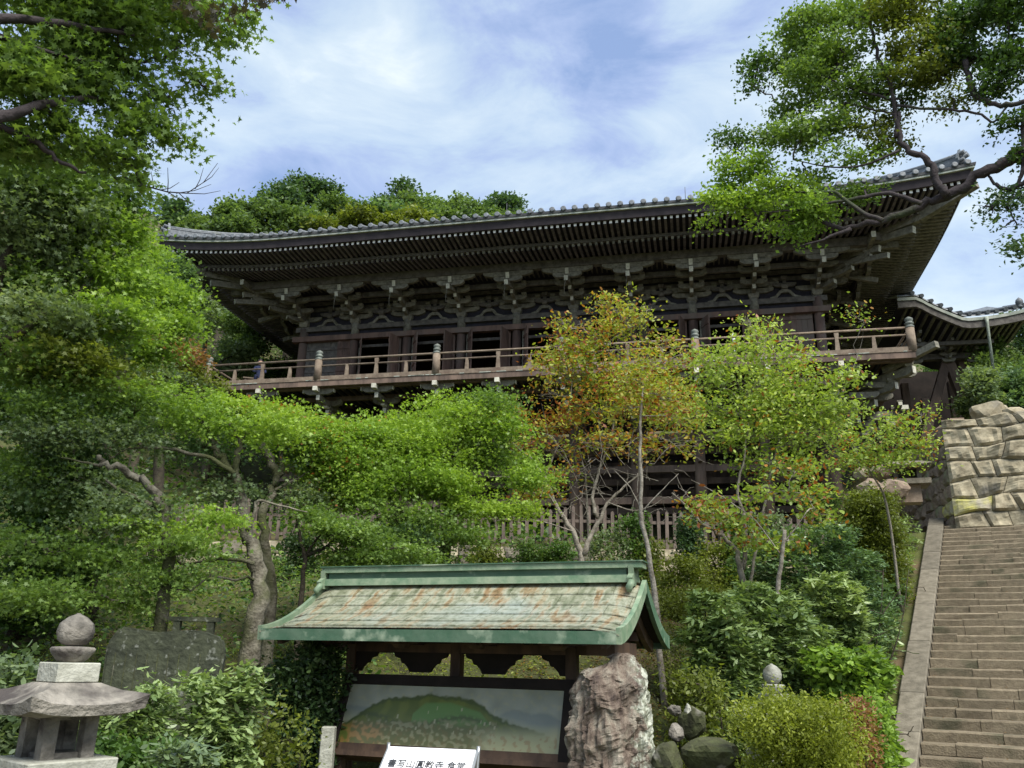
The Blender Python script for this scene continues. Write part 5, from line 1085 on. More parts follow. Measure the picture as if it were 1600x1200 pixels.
# --- canopy at the upper left, rooted outside the frame -----------------
bA = np.array([-6.6, 5.2, -.1])
limbsA = [([bA, at(-250, 700, 7.6), at(-200, 350, 7.8), at(-140, 100, 8)], .24, .13), LB([(-140, 190), (-20, 185), (60, 165, .1), (110, 158, .2), (165, 150, .3)], 8, .07, .02), LB([(-140, 60), (0, 28), (70, 34), (150, 45), (210, 55)], 8, .06, .015),
          LB([(-170, 140), (0, 195), (60, 225), (100, 255), (135, 270)], 8.3, .045, .012), LB([(-20, 50), (40, 70), (100, 90), (170, 100)], 8.1, .03, .01), LB([(60, 165), (100, 190), (140, 230), (190, 290, .6)], 8.3, .03, .01),
          LB([(-140, -60), (60, -60), (220, -30), (330, -15), (430, -12)], 7.0, .06, .008)]
pA = [(50, 50, 90, 45), (150, 70, 80, 40), (120, 130, 90, 35), (220, 110, 60, 32), (30, 130, 60, 45), (265, 145, 30, 14), (305, 127, 28, 12), (330, 135, 16, 7), (240, 200, 35, 12), (280, 218, 20, 9), (190, 200, 50, 24), (70, 185, 60, 22), (170, 15, 120, 28), (60, 0, 100, 30), (290, 10, 70, 25), (360, 0, 40, 12), (150, 240, 40, 20), (215, 170, 40, 18), (20, 215, 60, 25), (225, 285, 16, 14), (210, 250, 30, 18), (290, 70, 24, 8), (265, 85, 30, 20)]
tA = tree('maple_tree', 'dark green maple canopy overhanging the upper left corner against the sky', 'tree', 'maple trees', bA, limbsA, PF(pA, 8.4, .8), 23000, .078, 'star', 'maple_mid', bark_v, 21, sub=3, arms=6, twigs=150, limbr=.02, twig_r=.0035, spread=0.24, per=16, tilt=.65, flat=.16, holes=0.35, shell=0.25)
S, F = SHAPES['star']; lmb = MB(); lmb.poly([(a * .098, b__ * .098, -abs(a) * .02) for a, b__ in S], F); lme = lmb.mesh('leaf', LEAF)
ca = lme.color_attributes.new('Col', 'FLOAT_COLOR', 'POINT'); ca.data.foreach_set('color', [.05, .045, .03, 1] * len(S))
rr = np.random.default_rng(8)
for k in range(150):
    px = 270 + rr.beta(1.2, 1.7) * 195; py = rr.uniform(-12, 1) + max(0, 62 * (1 - abs(px - 335) / 95)) * rr.uniform(.1, 1); q = at(px, py, 6.9 + rr.uniform(-.25, .25)) - bA
    o = put('leaf', lme, tA, q); o.rotation_euler = (rr.normal() * .75 + .6, rr.normal() * .6, rr.uniform(0, 6.28)); o.scale = [rr.uniform(.75, 1.15)] * 3
tw = MB()
for (a, b__) in (((200, 270), (345, 255)),):
    P = [at(x, y, 9) for x, y in ((190, 275), (225, 290), (262, 300), (292, 302), (318, 285), (340, 255))]; tw.tube(np.array(P) - bA, np.linspace(.011, .003, 6), 5)
    for q in (((292, 302), (345, 298), 0), ((262, 300), (262, 262), 0), ((250, 297), (280, 285), 0), ((240, 293), (236, 268), 0), ((318, 285), (342, 262), 0), ((262, 300), (300, 318), 0), ((275, 302), (330, 288), 0), ((225, 290), (215, 310), 0), ((305, 295), (318, 262), 0), ((280, 302), (303, 320), 0)):
        tw.tube(np.array([at(*q[0], 9), (at(*q[0], 9) + at(*q[1], 9)) / 2 + np.array([0, .02, -.012]), at(*q[1], 9)]) - bA, [.006, .0045, .0025], 4)
tw.build('bare_twig', bark_v, tA)

# --- mid-left maples ------------------------------------------------------
bB = onground(-90, 1000, 12.5)
tree('maple_tree', 'mid green maple with layered boughs filling the left edge at the height of the roof', 'tree', 'maple trees', bB, [([bB, at(-60, 700, 12.3), at(-30, 500, 12.2), at(20, 380, 12.2)], .2, .06), LB([(-40, 560), (60, 500), (140, 440)], 12.2, .06, .02)],
     PF([(40, 300, 80, 35), (130, 300, 70, 40), (60, 360, 90, 38), (160, 360, 60, 40), (205, 330, 22, 22), (100, 420, 90, 36), (190, 420, 55, 34), (30, 430, 60, 40), (60, 490, 100, 38), (160, 490, 70, 36), (30, 560, 80, 40), (120, 560, 80, 36), (190, 270, 30, 20), (60, 250, 60, 20)], 12.3), 47000, .075, 'star', None, bark_d, 31, sub=4, arms=6, shell=0.25, twigs=90, limbr=.04, twig_r=.006, spread=0.36, per=22, tilt=0.6, flat=0.12, holes=0.36,
     palettes=['maple_mid', 'maple_mid', 'grey_green', 'maple_bright', 'maple_mid', 'grey_green', 'maple_bright', 'maple_mid', 'grey_green', 'maple_bright', 'maple_mid', 'olive', 'maple_mid', 'maple_dark'])
bC = onground(150, 900, 17)
tree('maple_tree', 'light green maple whose fronds reach the left corner of the tiled roof', 'tree', 'maple trees', bC, [([bC, at(170, 700, 17), at(200, 520, 17), at(225, 430, 17)], .16, .05)],
     PF([(230, 400, 28, 26), (220, 440, 45, 24), (255, 455, 40, 14), (285, 450, 18, 8), (215, 490, 50, 28), (260, 500, 40, 20), (170, 520, 60, 30), (225, 370, 14, 14), (210, 540, 50, 24)], 17), 22000, .08, 'star', 'maple_bright', bark_d, 33, sub=3, arms=6, shell=0.25, twigs=60, limbr=.04, twig_r=.007, spread=0.38, per=22, tilt=0.6, flat=0.12, holes=0.3, droop=.2)
# dark understorey far left
bU = onground(40, 900, 17)
tree('maple_tree', 'deep green shaded maple low at the left edge behind the stone lantern', 'tree', 'maple trees', bU, [([bU, at(60, 750, 17), at(60, 660, 17)], .18, .08)],
     PF([(40, 640, 80, 40), (30, 740, 70, 50), (120, 680, 80, 40), (40, 850, 90, 40), (150, 760, 60, 40), (20, 930, 60, 40), (130, 880, 80, 34), (60, 790, 60, 30)], 16), 30000, .09, 'rhomb', 'maple_dark', bark_d, 35, sub=3, arms=6, per=20, shell=0.25, twigs=40, spread=0.4, tilt=0.6, flat=0.12, holes=0.3)

# --- the big maple with forked mossy trunks ------------------------------------
bD = onground(392, 1035, 12.4)
limD = [([bD, at(392, 990, 12.4), at(408, 940, 12.4), at(398, 880, 12.5), at(385, 830, 12.5), at(378, 780, 12.5), at(366, 740, 12.5), at(345, 715, 12.6), at(330, 695, 12.6)], .15, .035),
        LB([(366, 745), (368, 720), (372, 700), (380, 678), (392, 676)], 12.45, .055, .018), LB([(366, 740), (330, 715), (285, 705), (245, 698), (205, 700), (180, 712)], 12.3, .035, .01), LB([(398, 880), (380, 876), (350, 872), (320, 878), (282, 882)], 12.1, .03, .012),
        LB([(385, 830), (400, 800), (398, 780), (440, 790), (480, 800)], 12.2, .03, .008), LB([(340, 715), (335, 690), (322, 665), (310, 640)], 12.6, .045, .015)]
pD = [(330, 662, 70, 22), (250, 630, 80, 28), (170, 640, 80, 26), (400, 660, 60, 26), (120, 690, 90, 28), (220, 680, 60, 20), (60, 720, 70, 30), (300, 700, 50, 18, .6), (130, 760, 80, 26), (60, 640, 60, 30), (250, 830, 70, 22, -.8), (180, 800, 80, 24, -.6), (300, 850, 70, 18, -.9), (340, 810, 50, 16, -.6), (170, 870, 70, 22, -.8), (90, 850, 70, 30, -.5), (250, 900, 60, 18, -.9), (350, 760, 50, 18, .3), (60, 930, 70, 24, -.9), (170, 930, 70, 20, -.8)]
tree('maple_tree', 'large spreading green maple with forked mossy pale trunk behind the shelter roof\'s left end', 'tree', 'maple trees', bD, limD, PF(pD, 12.4), 40000, .058, 'star', None, bark_g, 41, sub=4, arms=6, shell=0.25, twigs=140, limbr=.022, twig_r=.004, spread=0.32, per=24, tilt=0.6, flat=0.12, holes=0.4,
     palettes=['maple_bright', 'maple_bright', 'maple_mid', 'maple_lime', 'grey_green', 'grey_green', 'maple_mid', 'blue_green', 'grey_green', 'maple_mid', 'maple_bright', 'grey_green', 'maple_mid', 'maple_bright', 'maple_mid', 'maple_mid', 'maple_mid', 'grey_green', 'maple_mid', 'maple_mid'])
bE = onground(428, 960, 14.2)
limE = [([bE, at(425, 920, 14.2), at(415, 860, 14.2), at(410, 800, 14.2), at(425, 760, 14.2), at(440, 735, 14.2), at(438, 690, 14.2), at(452, 668, 14.2)], .105, .025), LB([(438, 745), (420, 720), (410, 690), (414, 658)], 14.2, .08, .05), LB([(425, 768), (450, 755), (470, 745)], 14.2, .03, .01)]
tree('maple_tree', 'maple with pale upright trunk and lopped limb just right of the big forked maple', 'tree', 'maple trees', bE, limE, PF([(450, 658, 60, 20), (520, 670, 60, 22), (400, 643, 50, 14), (480, 690, 60, 28), (540, 700, 50, 30), (560, 668, 40, 18), (500, 740, 60, 26), (470, 780, 40, 20), (360, 640, 50, 13), (430, 700, 40, 20)], 14.5), 36000, .062, 'star', None, bark_g, 43, sub=3, arms=6, shell=0.25, twigs=90, limbr=.03, twig_r=.005, spread=0.33, per=24, tilt=0.6, flat=0.12, holes=0.3, orange=.03,
     palettes=['maple_lime', 'maple_lime', 'maple_lime', 'maple_bright', 'maple_bright', 'maple_bright', 'maple_bright', 'grey_green', 'maple_lime', 'blue_green'])
bS = onground(262, 930, 11.6)
limS = [([bS, at(262, 880, 11.6), at(262, 830, 11.6), at(258, 795, 11.6), at(240, 765, 11.6), at(205, 738, 11.6), at(160, 728, 11.6), at(155, 712, 11.6)], .085, .03), LB([(255, 798), (225, 785), (195, 770), (165, 750)], 11.6, .045, .015), LB([(160, 728), (130, 722), (95, 715)], 11.6, .02, .008)]
tree('maple_tree', 'maple with bare pale curved limb arching left below the green boughs', 'tree', 'maple trees', bS, limS, PF([(110, 720, 50, 18), (90, 780, 50, 22), (150, 790, 40, 14), (110, 650, 50, 20, 1)], 12.6), 9000, .06, 'star', 'blue_green', bark_g, 45, sub=3, arms=6, shell=0.25, twigs=30, limbr=.015, twig_r=.004, spread=0.3, per=20, tilt=0.6, flat=0.12, holes=0.3)
# --- bright green maple in the centre -----------------------------------------------
bF = onground(690, 900, 15.5)
limF = [([bF, at(695, 850, 15.5), at(700, 800, 15.5), at(690, 740, 15.5), at(700, 690, 15.5)], .12, .04), LB([(695, 850), (650, 835), (620, 790), (622, 770), (655, 745), (650, 690)], 14.8, .05, .01), LB([(700, 800), (760, 780), (800, 800)], 15.3, .03, .01)]
tree('maple_tree', 'bright lime green maple in the centre below the veranda', 'tree', 'maple trees', bF, limF, PF([(700, 645, 60, 20), (760, 630, 50, 22), (650, 668, 55, 20), (720, 668, 80, 24), (780, 660, 40, 26), (600, 700, 60, 26), (670, 700, 80, 26, -.4), (620, 750, 80, 26, -.6), (690, 750, 70, 24, -.5), (560, 780, 70, 26, -.6), (640, 800, 80, 22, -.8), (740, 790, 60, 18), (800, 795, 45, 16), (830, 800, 25, 12), (700, 830, 60, 20, -.3), (610, 840, 60, 20, -.5), (760, 715, 45, 20, .5), (628, 645, 25, 12), (590, 672, 40, 18), (800, 710, 40, 24, .5), (830, 745, 40, 20, .3), (560, 730, 50, 24, -.3), (660, 875, 50, 12, -.3)], 15.2), 62000, .062, 'star', None, bark_d, 47, sub=4, arms=6, shell=0.25, twigs=120, limbr=.028, twig_r=.005, spread=0.36, per=24, tilt=0.6, flat=0.12, holes=0.34,
     palettes=['maple_lime', 'maple_mid', 'maple_lime', 'maple_lime', 'maple_bright', 'maple_bright', 'maple_lime', 'maple_bright', 'maple_lime', 'maple_bright', 'maple_mid', 'maple_lime', 'maple_lime', 'maple_lime', 'maple_mid', 'blue_green', 'maple_mid', 'maple_lime', 'maple_lime', 'maple_bright', 'maple_bright', 'maple_bright', 'maple_mid'])
bF2 = onground(515, 930, 17)
tree('maple_tree', 'small maple with dark crooked trunk left of the shelter ridge', 'tree', 'maple trees', onground(474, 940, 13.6), [([onground(474, 940, 13.6), at(472, 900, 13.6), at(478, 868, 13.6), at(465, 830, 13.6), at(462, 800, 13.6)], .05, .015), LB([(478, 868), (510, 855), (540, 835), (560, 828)], 13.6, .035, .01), LB([(478, 868), (500, 835), (520, 815)], 13.6, .025, .008)],
     PF([(540, 835, 60, 16), (500, 810, 40, 16), (590, 850, 50, 16), (560, 870, 50, 14), (640, 865, 50, 14)], 13.6), 13000, .058, 'star', 'maple_mid', bark_d, 49, sub=3, arms=6, shell=0.25, twigs=60, limbr=.015, twig_r=.004, spread=0.3, per=20, tilt=0.6, flat=0.12, holes=0.3)

# --- orange-tinted cherry and its bare lower twigs ------------------------------------
bG = onground(908, 905, 17.5)
limG = [([bG, at(912, 870, 17.5), at(895, 830, 17.5), at(868, 790, 17.5), at(852, 745, 17.5), at(830, 715, 17.5), at(800, 690, 17.5)], .075, .012), LB([(912, 868), (925, 830), (950, 785), (975, 760), (1005, 735)], 17.5, .06, .012), LB([(935, 810), (925, 790), (930, 750), (945, 715), (960, 660), (960, 600)], 17.6, .045, .012),
        LB([(895, 830), (850, 815), (800, 808), (770, 815)], 17.3, .012, .005), LB([(868, 790), (850, 760), (800, 745), (760, 745)], 17.4, .015, .005), LB([(852, 745), (870, 700), (890, 650), (895, 590)], 17.7, .03, .01), LB([(950, 785), (990, 800), (1020, 790)], 17.2, .014, .005), LB([(920, 860), (918, 800), (915, 740), (905, 700)], 17.9, .03, .01)]
pG = [(960, 480, 40, 18), (895, 510, 22, 14), (870, 500, 12, 8), (990, 500, 25, 16), (1010, 480, 14, 9), (930, 520, 45, 20), (880, 545, 45, 20), (960, 550, 50, 24), (1040, 530, 26, 14), (900, 580, 60, 22), (970, 600, 60, 24), (1035, 560, 40, 22), (860, 610, 35, 20), (930, 640, 60, 22), (1050, 600, 40, 22), (1010, 640, 50, 22), (870, 660, 40, 18), (1075, 560, 22, 12), (850, 560, 18, 10), (955, 470, 16, 8), (1070, 640, 30, 20), (820, 690, 30, 12), (860, 700, 40, 12), (940, 690, 50, 14), (800, 640, 30, 16), (1000, 700, 50, 16), (1070, 690, 40, 16), (900, 740, 50, 12), (840, 770, 40, 10)]
tG = tree('cherry_tree', 'sparse cherry tree turning orange and yellow in front of the veranda', 'tree', None, bG, limG, PF(pG, 17.6), 13000, .085, 'oval', 'cherry', bark_w, 51, arms=5, twigs=420, limbr=.016, twig_r=.005, spread=0.34, per=10, tilt=.8, flat=.5, holes=0.38, orange=.34, shell=.3)
rr = np.random.default_rng(77); tw = MB()
for k in range(95):
    a = at(rr.uniform(840, 1080), rr.uniform(680, 810), 17.4 + rr.uniform(-.5, .5)); dd = rr.normal(size=3) * np.array([1, .5, .8]) + np.array([0, 0, .5]); tw.tube(curve(a - bG, a - bG + dd * rr.uniform(.25, .8), rr, 5, .05, .09), np.linspace(.009, .003, 5), 4, cap=False)
tw.build('bare_twigs', bark_w, tG)['kind'] = 'stuff'
bI = onground(1035, 985, 13.8)
tree('slender_tree', 'slender pale lichened trunk rising right of the shelter ridge with orange yellow top', 'tree', None, bI, [([bI, at(1022, 920, 13.8), at(1012, 860, 13.8), at(1003, 800, 13.8), at(1000, 720, 13.8), at(1000, 650, 13.8), at(1005, 600, 13.8)], .055, .015), LB([(1003, 800), (1030, 770), (1060, 740)], 13.8, .015, .005), LB([(1003, 800), (985, 760), (960, 735)], 13.8, .013, .004)],
     PF([(1000, 590, 40, 20), (1040, 620, 40, 20), (980, 640, 30, 14), (1010, 560, 26, 14), (1060, 660, 34, 16)], 14), 2600, .068, 'oval', 'cherry', bark_w, 53, arms=5, twigs=110, limbr=.012, twig_r=.004, spread=0.3, per=9, tilt=.8, flat=.5, holes=.2, orange=.25, shell=.3)
# --- yellow green tree right of it ---------------------------------------------------------
bH = onground(1172, 985, 15)
limH = [([bH, at(1170, 930, 15), at(1155, 880, 15), at(1150, 860, 15), at(1120, 830, 15), at(1100, 820, 15), at(1070, 790, 15), at(1050, 770, 15)], .06, .014), LB([(1160, 890), (1165, 840), (1163, 800), (1150, 770), (1160, 730), (1170, 660)], 15.1, .045, .012), LB([(1165, 850), (1185, 830), (1195, 800)], 15, .014, .005), LB([(1170, 930), (1180, 860), (1200, 760), (1220, 680), (1240, 610)], 15.5, .03, .01), LB([(1163, 800), (1120, 770), (1080, 750)], 15, .012, .005)]
pH = [(1190, 525, 36, 16), (1150, 560, 40, 22), (1215, 560, 50, 22), (1260, 590, 50, 22), (1180, 600, 60, 24), (1120, 590, 30, 20), (1300, 600, 32, 16), (1150, 640, 55, 22), (1230, 640, 60, 24), (1290, 640, 36, 16), (1110, 640, 30, 18), (1170, 680, 60, 20), (1330, 585, 16, 8), (1240, 690, 50, 18), (1200, 720, 50, 16), (1330, 640, 20, 10), (1165, 500, 12, 8), (1100, 560, 20, 14)]
tree('deciduous_tree', 'yellow green leafy tree in front of the right half of the veranda', 'tree', None, bH, limH, PF(pH, 15.4), 12000, .075, 'oval', 'yellowgreen', bark_w, 55, arms=5, twigs=340, limbr=.016, twig_r=.005, spread=0.34, per=11, tilt=.75, flat=.45, holes=0.3, orange=.05, shell=.3)
bJ = onground(1218, 960, 14)
tree('slender_tree', 'thin broken pale trunk with russet leaves low above the rhododendrons', 'tree', None, bJ, [([bJ, at(1212, 930, 14), at(1222, 870, 14), at(1226, 828, 14)], .04, .03), LB([(1222, 850), (1240, 830), (1260, 800)], 14, .012, .004), LB([(1222, 870), (1180, 810), (1150, 790)], 14, .012, .004)],
     PF([(1240, 730, 40, 14), (1200, 770, 45, 14), (1120, 790, 40, 14), (1090, 785, 24, 10), (1150, 810, 40, 12), (1260, 770, 40, 16), (1230, 850, 30, 12), (1180, 840, 30, 14), (1280, 800, 24, 10)], 14.5), 2400, .085, 'oval', 'yellowgreen', bark_w, 57, arms=5, twigs=90, limbr=.01, twig_r=.004, spread=0.3, per=9, tilt=.8, flat=.4, holes=.25, orange=.22, shell=.3)
bK = onground(1392, 812, 22.5)
tree('slender_tree', 'thin yellowing sapling arching in front of the dark stilts near the boulder wall', 'tree', None, bK, [([bK, at(1385, 775, 21.8), at(1360, 740, 21), at(1330, 690, 21)], .04, .012), LB([(1360, 740), (1400, 700), (1440, 660)], 21, .015, .006)],
     PF([(1400, 660, 30, 12), (1360, 690, 40, 14), (1420, 690, 30, 12), (1330, 720, 40, 12), (1380, 720, 40, 12), (1310, 680, 20, 14), (1300, 650, 20, 16), (1440, 640, 14, 10), (1330, 490, 14, 8), (1350, 500, 12, 5), (1440, 700, 14, 8)], 21), 4200, .085, 'oval', 'yellowgreen', bark_w, 59, arms=5, twigs=70, limbr=.014, twig_r=.006, spread=0.4, per=9, tilt=.8, flat=.4, holes=.1, orange=.12, shell=.3)

# --- the tree leaning in from the upper right --------------------------------------------------
bR = np.array([10.2, 7.4, -.3])
LR_ = [([bR, at(1760, 700, 10.4), at(1720, 400, 10.2), at(1660, 230, 10), at(1640, 60, 10), at(1640, -100, 10)], .3, .16), LB([(1680, 190), (1600, 232), (1568, 255), (1525, 275), (1480, 305), (1440, 318), (1380, 345), (1330, 357), (1290, 350), (1275, 338)], 10, .078, .02),
       LB([(1480, 305), (1462, 288), (1458, 262), (1445, 245), (1420, 238), (1405, 215), (1400, 175), (1388, 120), (1368, 80), (1358, 30), (1360, -20)], 9.9, .05, .015), LB([(1640, 80), (1600, 83), (1560, 88), (1510, 95), (1470, 115), (1410, 135), (1360, 155)], 10.2, .09, .02), LB([(1510, 95), (1505, 60), (1500, 20), (1510, -20)], 10.1, .035, .012),
       LB([(1508, 95), (1515, 125), (1520, 150), (1540, 160), (1570, 165), (1610, 158)], 9.9, .035, .03), LB([(1400, 155), (1350, 145), (1310, 130), (1290, 120)], 9.9, .018, .006), LB([(1400, 180), (1360, 170), (1320, 160)], 9.9, .018, .006), LB([(1400, 165), (1450, 170), (1500, 172), (1535, 178), (1552, 195), (1575, 165)], 9.9, .018, .012),
       LB([(1440, 318), (1390, 300), (1340, 310), (1290, 318), (1240, 330), (1190, 330)], 9.8, .03, .008), LB([(1380, 345), (1340, 330), (1310, 300), (1280, 300), (1240, 300)], 9.8, .03, .01), LB([(1330, 357), (1300, 370), (1250, 385)], 9.8, .03, .01), LB([(1405, 235), (1350, 260), (1300, 262), (1240, 250)], 9.8, .018, .006),
       LB([(1640, 240), (1600, 290), (1570, 298), (1555, 290), (1545, 275)], 10, .04, .014), LB([(1600, 165), (1598, 210), (1600, 260), (1590, 290)], 10, .03, .02), LB([(1400, 215), (1405, 175)], 9.9, .03, .02)]
pR = [(1290, 40, 60, 26), (1250, 85, 50, 26), (1330, 85, 50, 24), (1270, 130, 46, 24), (1330, 140, 40, 18), (1195, 105, 28, 20), (1185, 130, 22, 16), (1240, 170, 26, 14), (1290, 190, 44, 18), (1350, 190, 40, 16), (1380, 220, 36, 14), (1155, 225, 26, 20), (1205, 215, 28, 14), (1250, 225, 50, 16), (1130, 285, 30, 18), (1180, 270, 44, 18), (1220, 290, 46, 18), (1290, 262, 50, 16), (1340, 240, 36, 14), (1120, 320, 24, 16), (1170, 320, 44, 20), (1230, 330, 44, 18), (1195, 360, 36, 14), (1290, 330, 44, 18), (1340, 300, 34, 14), (1110, 345, 20, 14), (1250, 360, 30, 12),
      (1400, 30, 60, 26), (1440, 70, 50, 24), (1380, 110, 34, 18), (1480, 30, 50, 26), (1550, 20, 50, 28), (1450, 120, 40, 16), (1520, 70, 40, 24), (1490, 150, 34, 12), (1560, 110, 34, 22), (1585, 60, 30, 22), (1540, 140, 28, 10), (1570, 200, 24, 12), (1590, 245, 20, 12), (1560, 320, 34, 12), (1585, 340, 26, 16), (1540, 322, 18, 6), (1590, 395, 14, 18), (1575, 300, 26, 10), (1420, 150, 24, 10), (1330, 20, 60, 24)]
tree('camphor_tree', 'tall tree with crooked dark limbs reaching in from the right over the roof corner', 'tree', None, bR, LR_, PF(pR, 10, .8), 60000, .050, 'rhomb', None, bark_v, 61, sub=3, subf=(.5, .8), arms=5, twigs=330, limbr=.013, twig_r=.0035, spread=0.155, per=16, tilt=.75, flat=0.5, holes=0.27, shell=.35,
     palettes=['maple_mid'] * 5 + ['maple_dark'] * 2 + ['maple_mid'] * 2 + ['olive'] * 2 + ['maple_dark'] + ['maple_mid'] * 2 + ['maple_bright', 'maple_bright', 'maple_lime', 'maple_mid', 'maple_bright', 'maple_lime', 'maple_lime', 'maple_lime', 'maple_lime', 'maple_bright', 'maple_mid', 'maple_lime', 'maple_bright'] + ['olive', 'olive', 'maple_mid', 'maple_dark', 'maple_dark', 'olive', 'maple_dark', 'olive', 'maple_dark', 'maple_dark', 'maple_dark', 'maple_dark', 'maple_dark', 'pine', 'pine', 'pine', 'pine', 'pine', 'maple_dark', 'maple_mid'])

# --- trees behind the boulder wall, and seen under the hall ------------------------------------------
for i, (px, py, rx, ry, D, pal, lb) in enumerate(((1555, 565, 40, 40, 38, 'hill', 'bright rounded tree behind the wing posts right of the hall'), (1600, 540, 40, 50, 42, 'pine', 'thin dark tree at the right edge beneath the wing roof'), (1590, 610, 40, 36, 34, 'blue_green', 'low bushy tree on top of the boulder wall at the right edge'), (1420, 660, 50, 40, 48, 'hill', 'sunlit tree seen through the gap beneath the hall'), (1530, 610, 22, 30, 33, 'grey_green', 'slim grey green tree between the wing posts and the boulder'), (1470, 640, 40, 40, 44, 'hill', 'leafy tree framed by the slanting wing posts'), (1380, 690, 50, 34, 46, 'grey_green', 'pale tree at the left of the gap beneath the hall'), (1560, 600, 50, 34, 50, 'hill', 'distant rounded tree above the cap boulder'), (1450, 600, 40, 30, 52, 'maple_dark', 'dark tree far behind the wing posts'))):
    rr = np.random.default_rng(600 + i); c = at(px, py, D); b_ = np.array([c[0], c[1], min(gz(c[0], c[1]), c[2] - .6) - .3]); subs = [(px + rr.uniform(-.7, .7) * rx, py + rr.uniform(-.7, .8) * ry, rx * rr.uniform(.3, .5), ry * rr.uniform(.28, .42), rr.uniform(-1, 1)) for _ in range(8)]
    tree('background_tree', lb, 'tree', 'trees beyond the boulder wall', b_, [([b_, (b_ + c) / 2, c], .14, .06)], PF(subs, D), 6500, .15, 'rhomb', pal, bark_d, 620 + i, twigs=40, limbr=.05, twig_r=.014, spread=.42, holes=.35 if i == 1 else .15, tilt=.5, flat=.2)

# --- shrubs --------------------------------------------------------------------------------------------
def shrub(name, label, cat, lst, D, n, size, shape, pal, seed, group=None, m_=None, bark=bark_d, **kw):
    pf = PF(lst, D, kw.pop('dep', .9)); low = []
    for p in pf:
        g_ = gz(p[0], p[1]); gap = p[2] - p[5] * .8 - g_
        if gap > .12: low.append((p[0], p[1], g_ + gap * .5, p[3] * .85, p[4] * .85, gap * .55 + .08))
    n = int(n * (1 + .35 * len(low) / max(1, len(pf)))); nfull = len(pf); c = np.mean([p[:3] for p in pf], axis=0); b_ = np.array([c[0], c[1], gz(c[0], c[1]) - .1])
    lim = []; rr = np.random.default_rng(seed)
    for ip, p in enumerate(pf[:nfull]):
        if ip % 2: continue
        q = np.array(p[:3]); s0 = np.array([q[0] * .55 + b_[0] * .45, q[1] * .55 + b_[1] * .45, 0]); s0[2] = gz(s0[0], s0[1]) - .05
        if (s0[0] - SP[0]) * sr_[0] + (s0[1] - SP[1]) * sr_[1] > -.7 and len(lim): continue
        lim.append(([s0, (s0 + q) / 2 + rr.normal(size=3) * .05, q], .016, .009))
    pf = pf + low
    return tree(name, label, cat, group, b_, lim, pf, n, size, shape, pal, bark, seed, limbr=.014, twigs=kw.pop('twigs', 30), twig_r=.004, m_=m_, clip=True, **kw)
RH = dict(m_=LEAFG, rosette=True, per=9, spread=.1, tilt=.35, flat=.25, holes=.06, shell=.75)
gR = 'rhododendron bushes on the slope beside the steps'
shrub('rhododendron_bush', 'glossy grey green rhododendron at the left of the slope right of the shelter', 'shrub', [(1120, 960, 45, 32), (1150, 1000, 50, 32), (1090, 1000, 30, 24), (1130, 1035, 46, 24), (1100, 940, 24, 18)], 12.4, 10500, .115, 'long', 'rhodo', 71, gR, **RH)
shrub('rhododendron_bush', 'tall dark leaved rhododendron directly above the small pale lantern', 'shrub', [(1215, 960, 50, 34), (1190, 1010, 46, 30), (1250, 1000, 50, 34), (1220, 1040, 60, 26), (1175, 930, 30, 22)], 13, 12500, .115, 'long', 'rhodo', 72, gR, **RH)
shrub('rhododendron_bush', 'wide rhododendron halfway up the slope with bluish leaves', 'shrub', [(1260, 890, 60, 26), (1330, 880, 50, 26), (1230, 850, 44, 24), (1300, 840, 40, 22), (1380, 890, 40, 26), (1180, 880, 40, 24), (1420, 890, 20, 20)], 19.5, 14500, .115, 'long', 'blue_green', 73, gR, **RH)
shrub('rhododendron_bush', 'yellowish green rhododendron leaning over the kerb halfway up the steps', 'shrub', [(1330, 950, 50, 30), (1378, 950, 40, 28), (1350, 1000, 46, 26), (1402, 975, 20, 12), (1300, 920, 40, 24), (1402, 920, 22, 20)], 16, 13500, .12, 'long', 'rhodo', 74, gR, **RH)
shrub('rhododendron_bush', 'lower bright green rhododendron spilling toward the bottom of the kerb', 'shrub', [(1340, 1050, 50, 26), (1354, 1060, 34, 26), (1300, 1040, 40, 26), (1354, 1100, 22, 26), (1330, 1090, 30, 20)], 12.6, 11000, .11, 'oval', 'maple_bright', 75, gR, **{**RH, 'per': 8, 'tilt': .5})
shrub('evergreen_bush', 'dense dark green bush at the left foot of the boulder wall', 'shrub', [(1400, 800, 46, 24), (1360, 790, 40, 22), (1430, 815, 24, 20), (1340, 820, 36, 20), (1400, 840, 40, 20), (1436, 850, 16, 20)], 23.2, 26000, .07, 'rhomb', 'olive', 76, None, spread=.22, tilt=.6, flat=.3, holes=.05, shell=.7)
shrub('azalea_bush', 'big clipped round yellow green azalea at the bottom beside the steps', 'shrub', [(1262, 1156, 84, 54), (1230, 1178, 62, 44), (1308, 1172, 52, 48), (1256, 1130, 56, 30)], 8.3, 40000, .030, 'oval', 'azalea', 77, None, spread=.075, per=11, tilt=.8, flat=.6, holes=.05, shell=.88, dep=1, sub=5, subf=(.45, .75))
shrub('young_shrub', 'loose light green shrub at the foot of the kerb right of the azalea', 'shrub', [(1358, 1150, 20, 30), (1348, 1190, 24, 30), (1362, 1110, 16, 20)], 10.5, 5200, .055, 'oval', 'maple_bright', 78, None, spread=.12, tilt=.7, flat=.4, holes=.1, shell=.6)
shrub('russet_shrub', 'russet brown leaved twiggy shrub tucked behind the azalea', 'shrub', [(1340, 1118, 20, 26), (1350, 1150, 16, 30)], 9.2, 2600, .035, 'oval', 'rust', 79, None, spread=.1, tilt=.8, flat=.4, holes=.1)
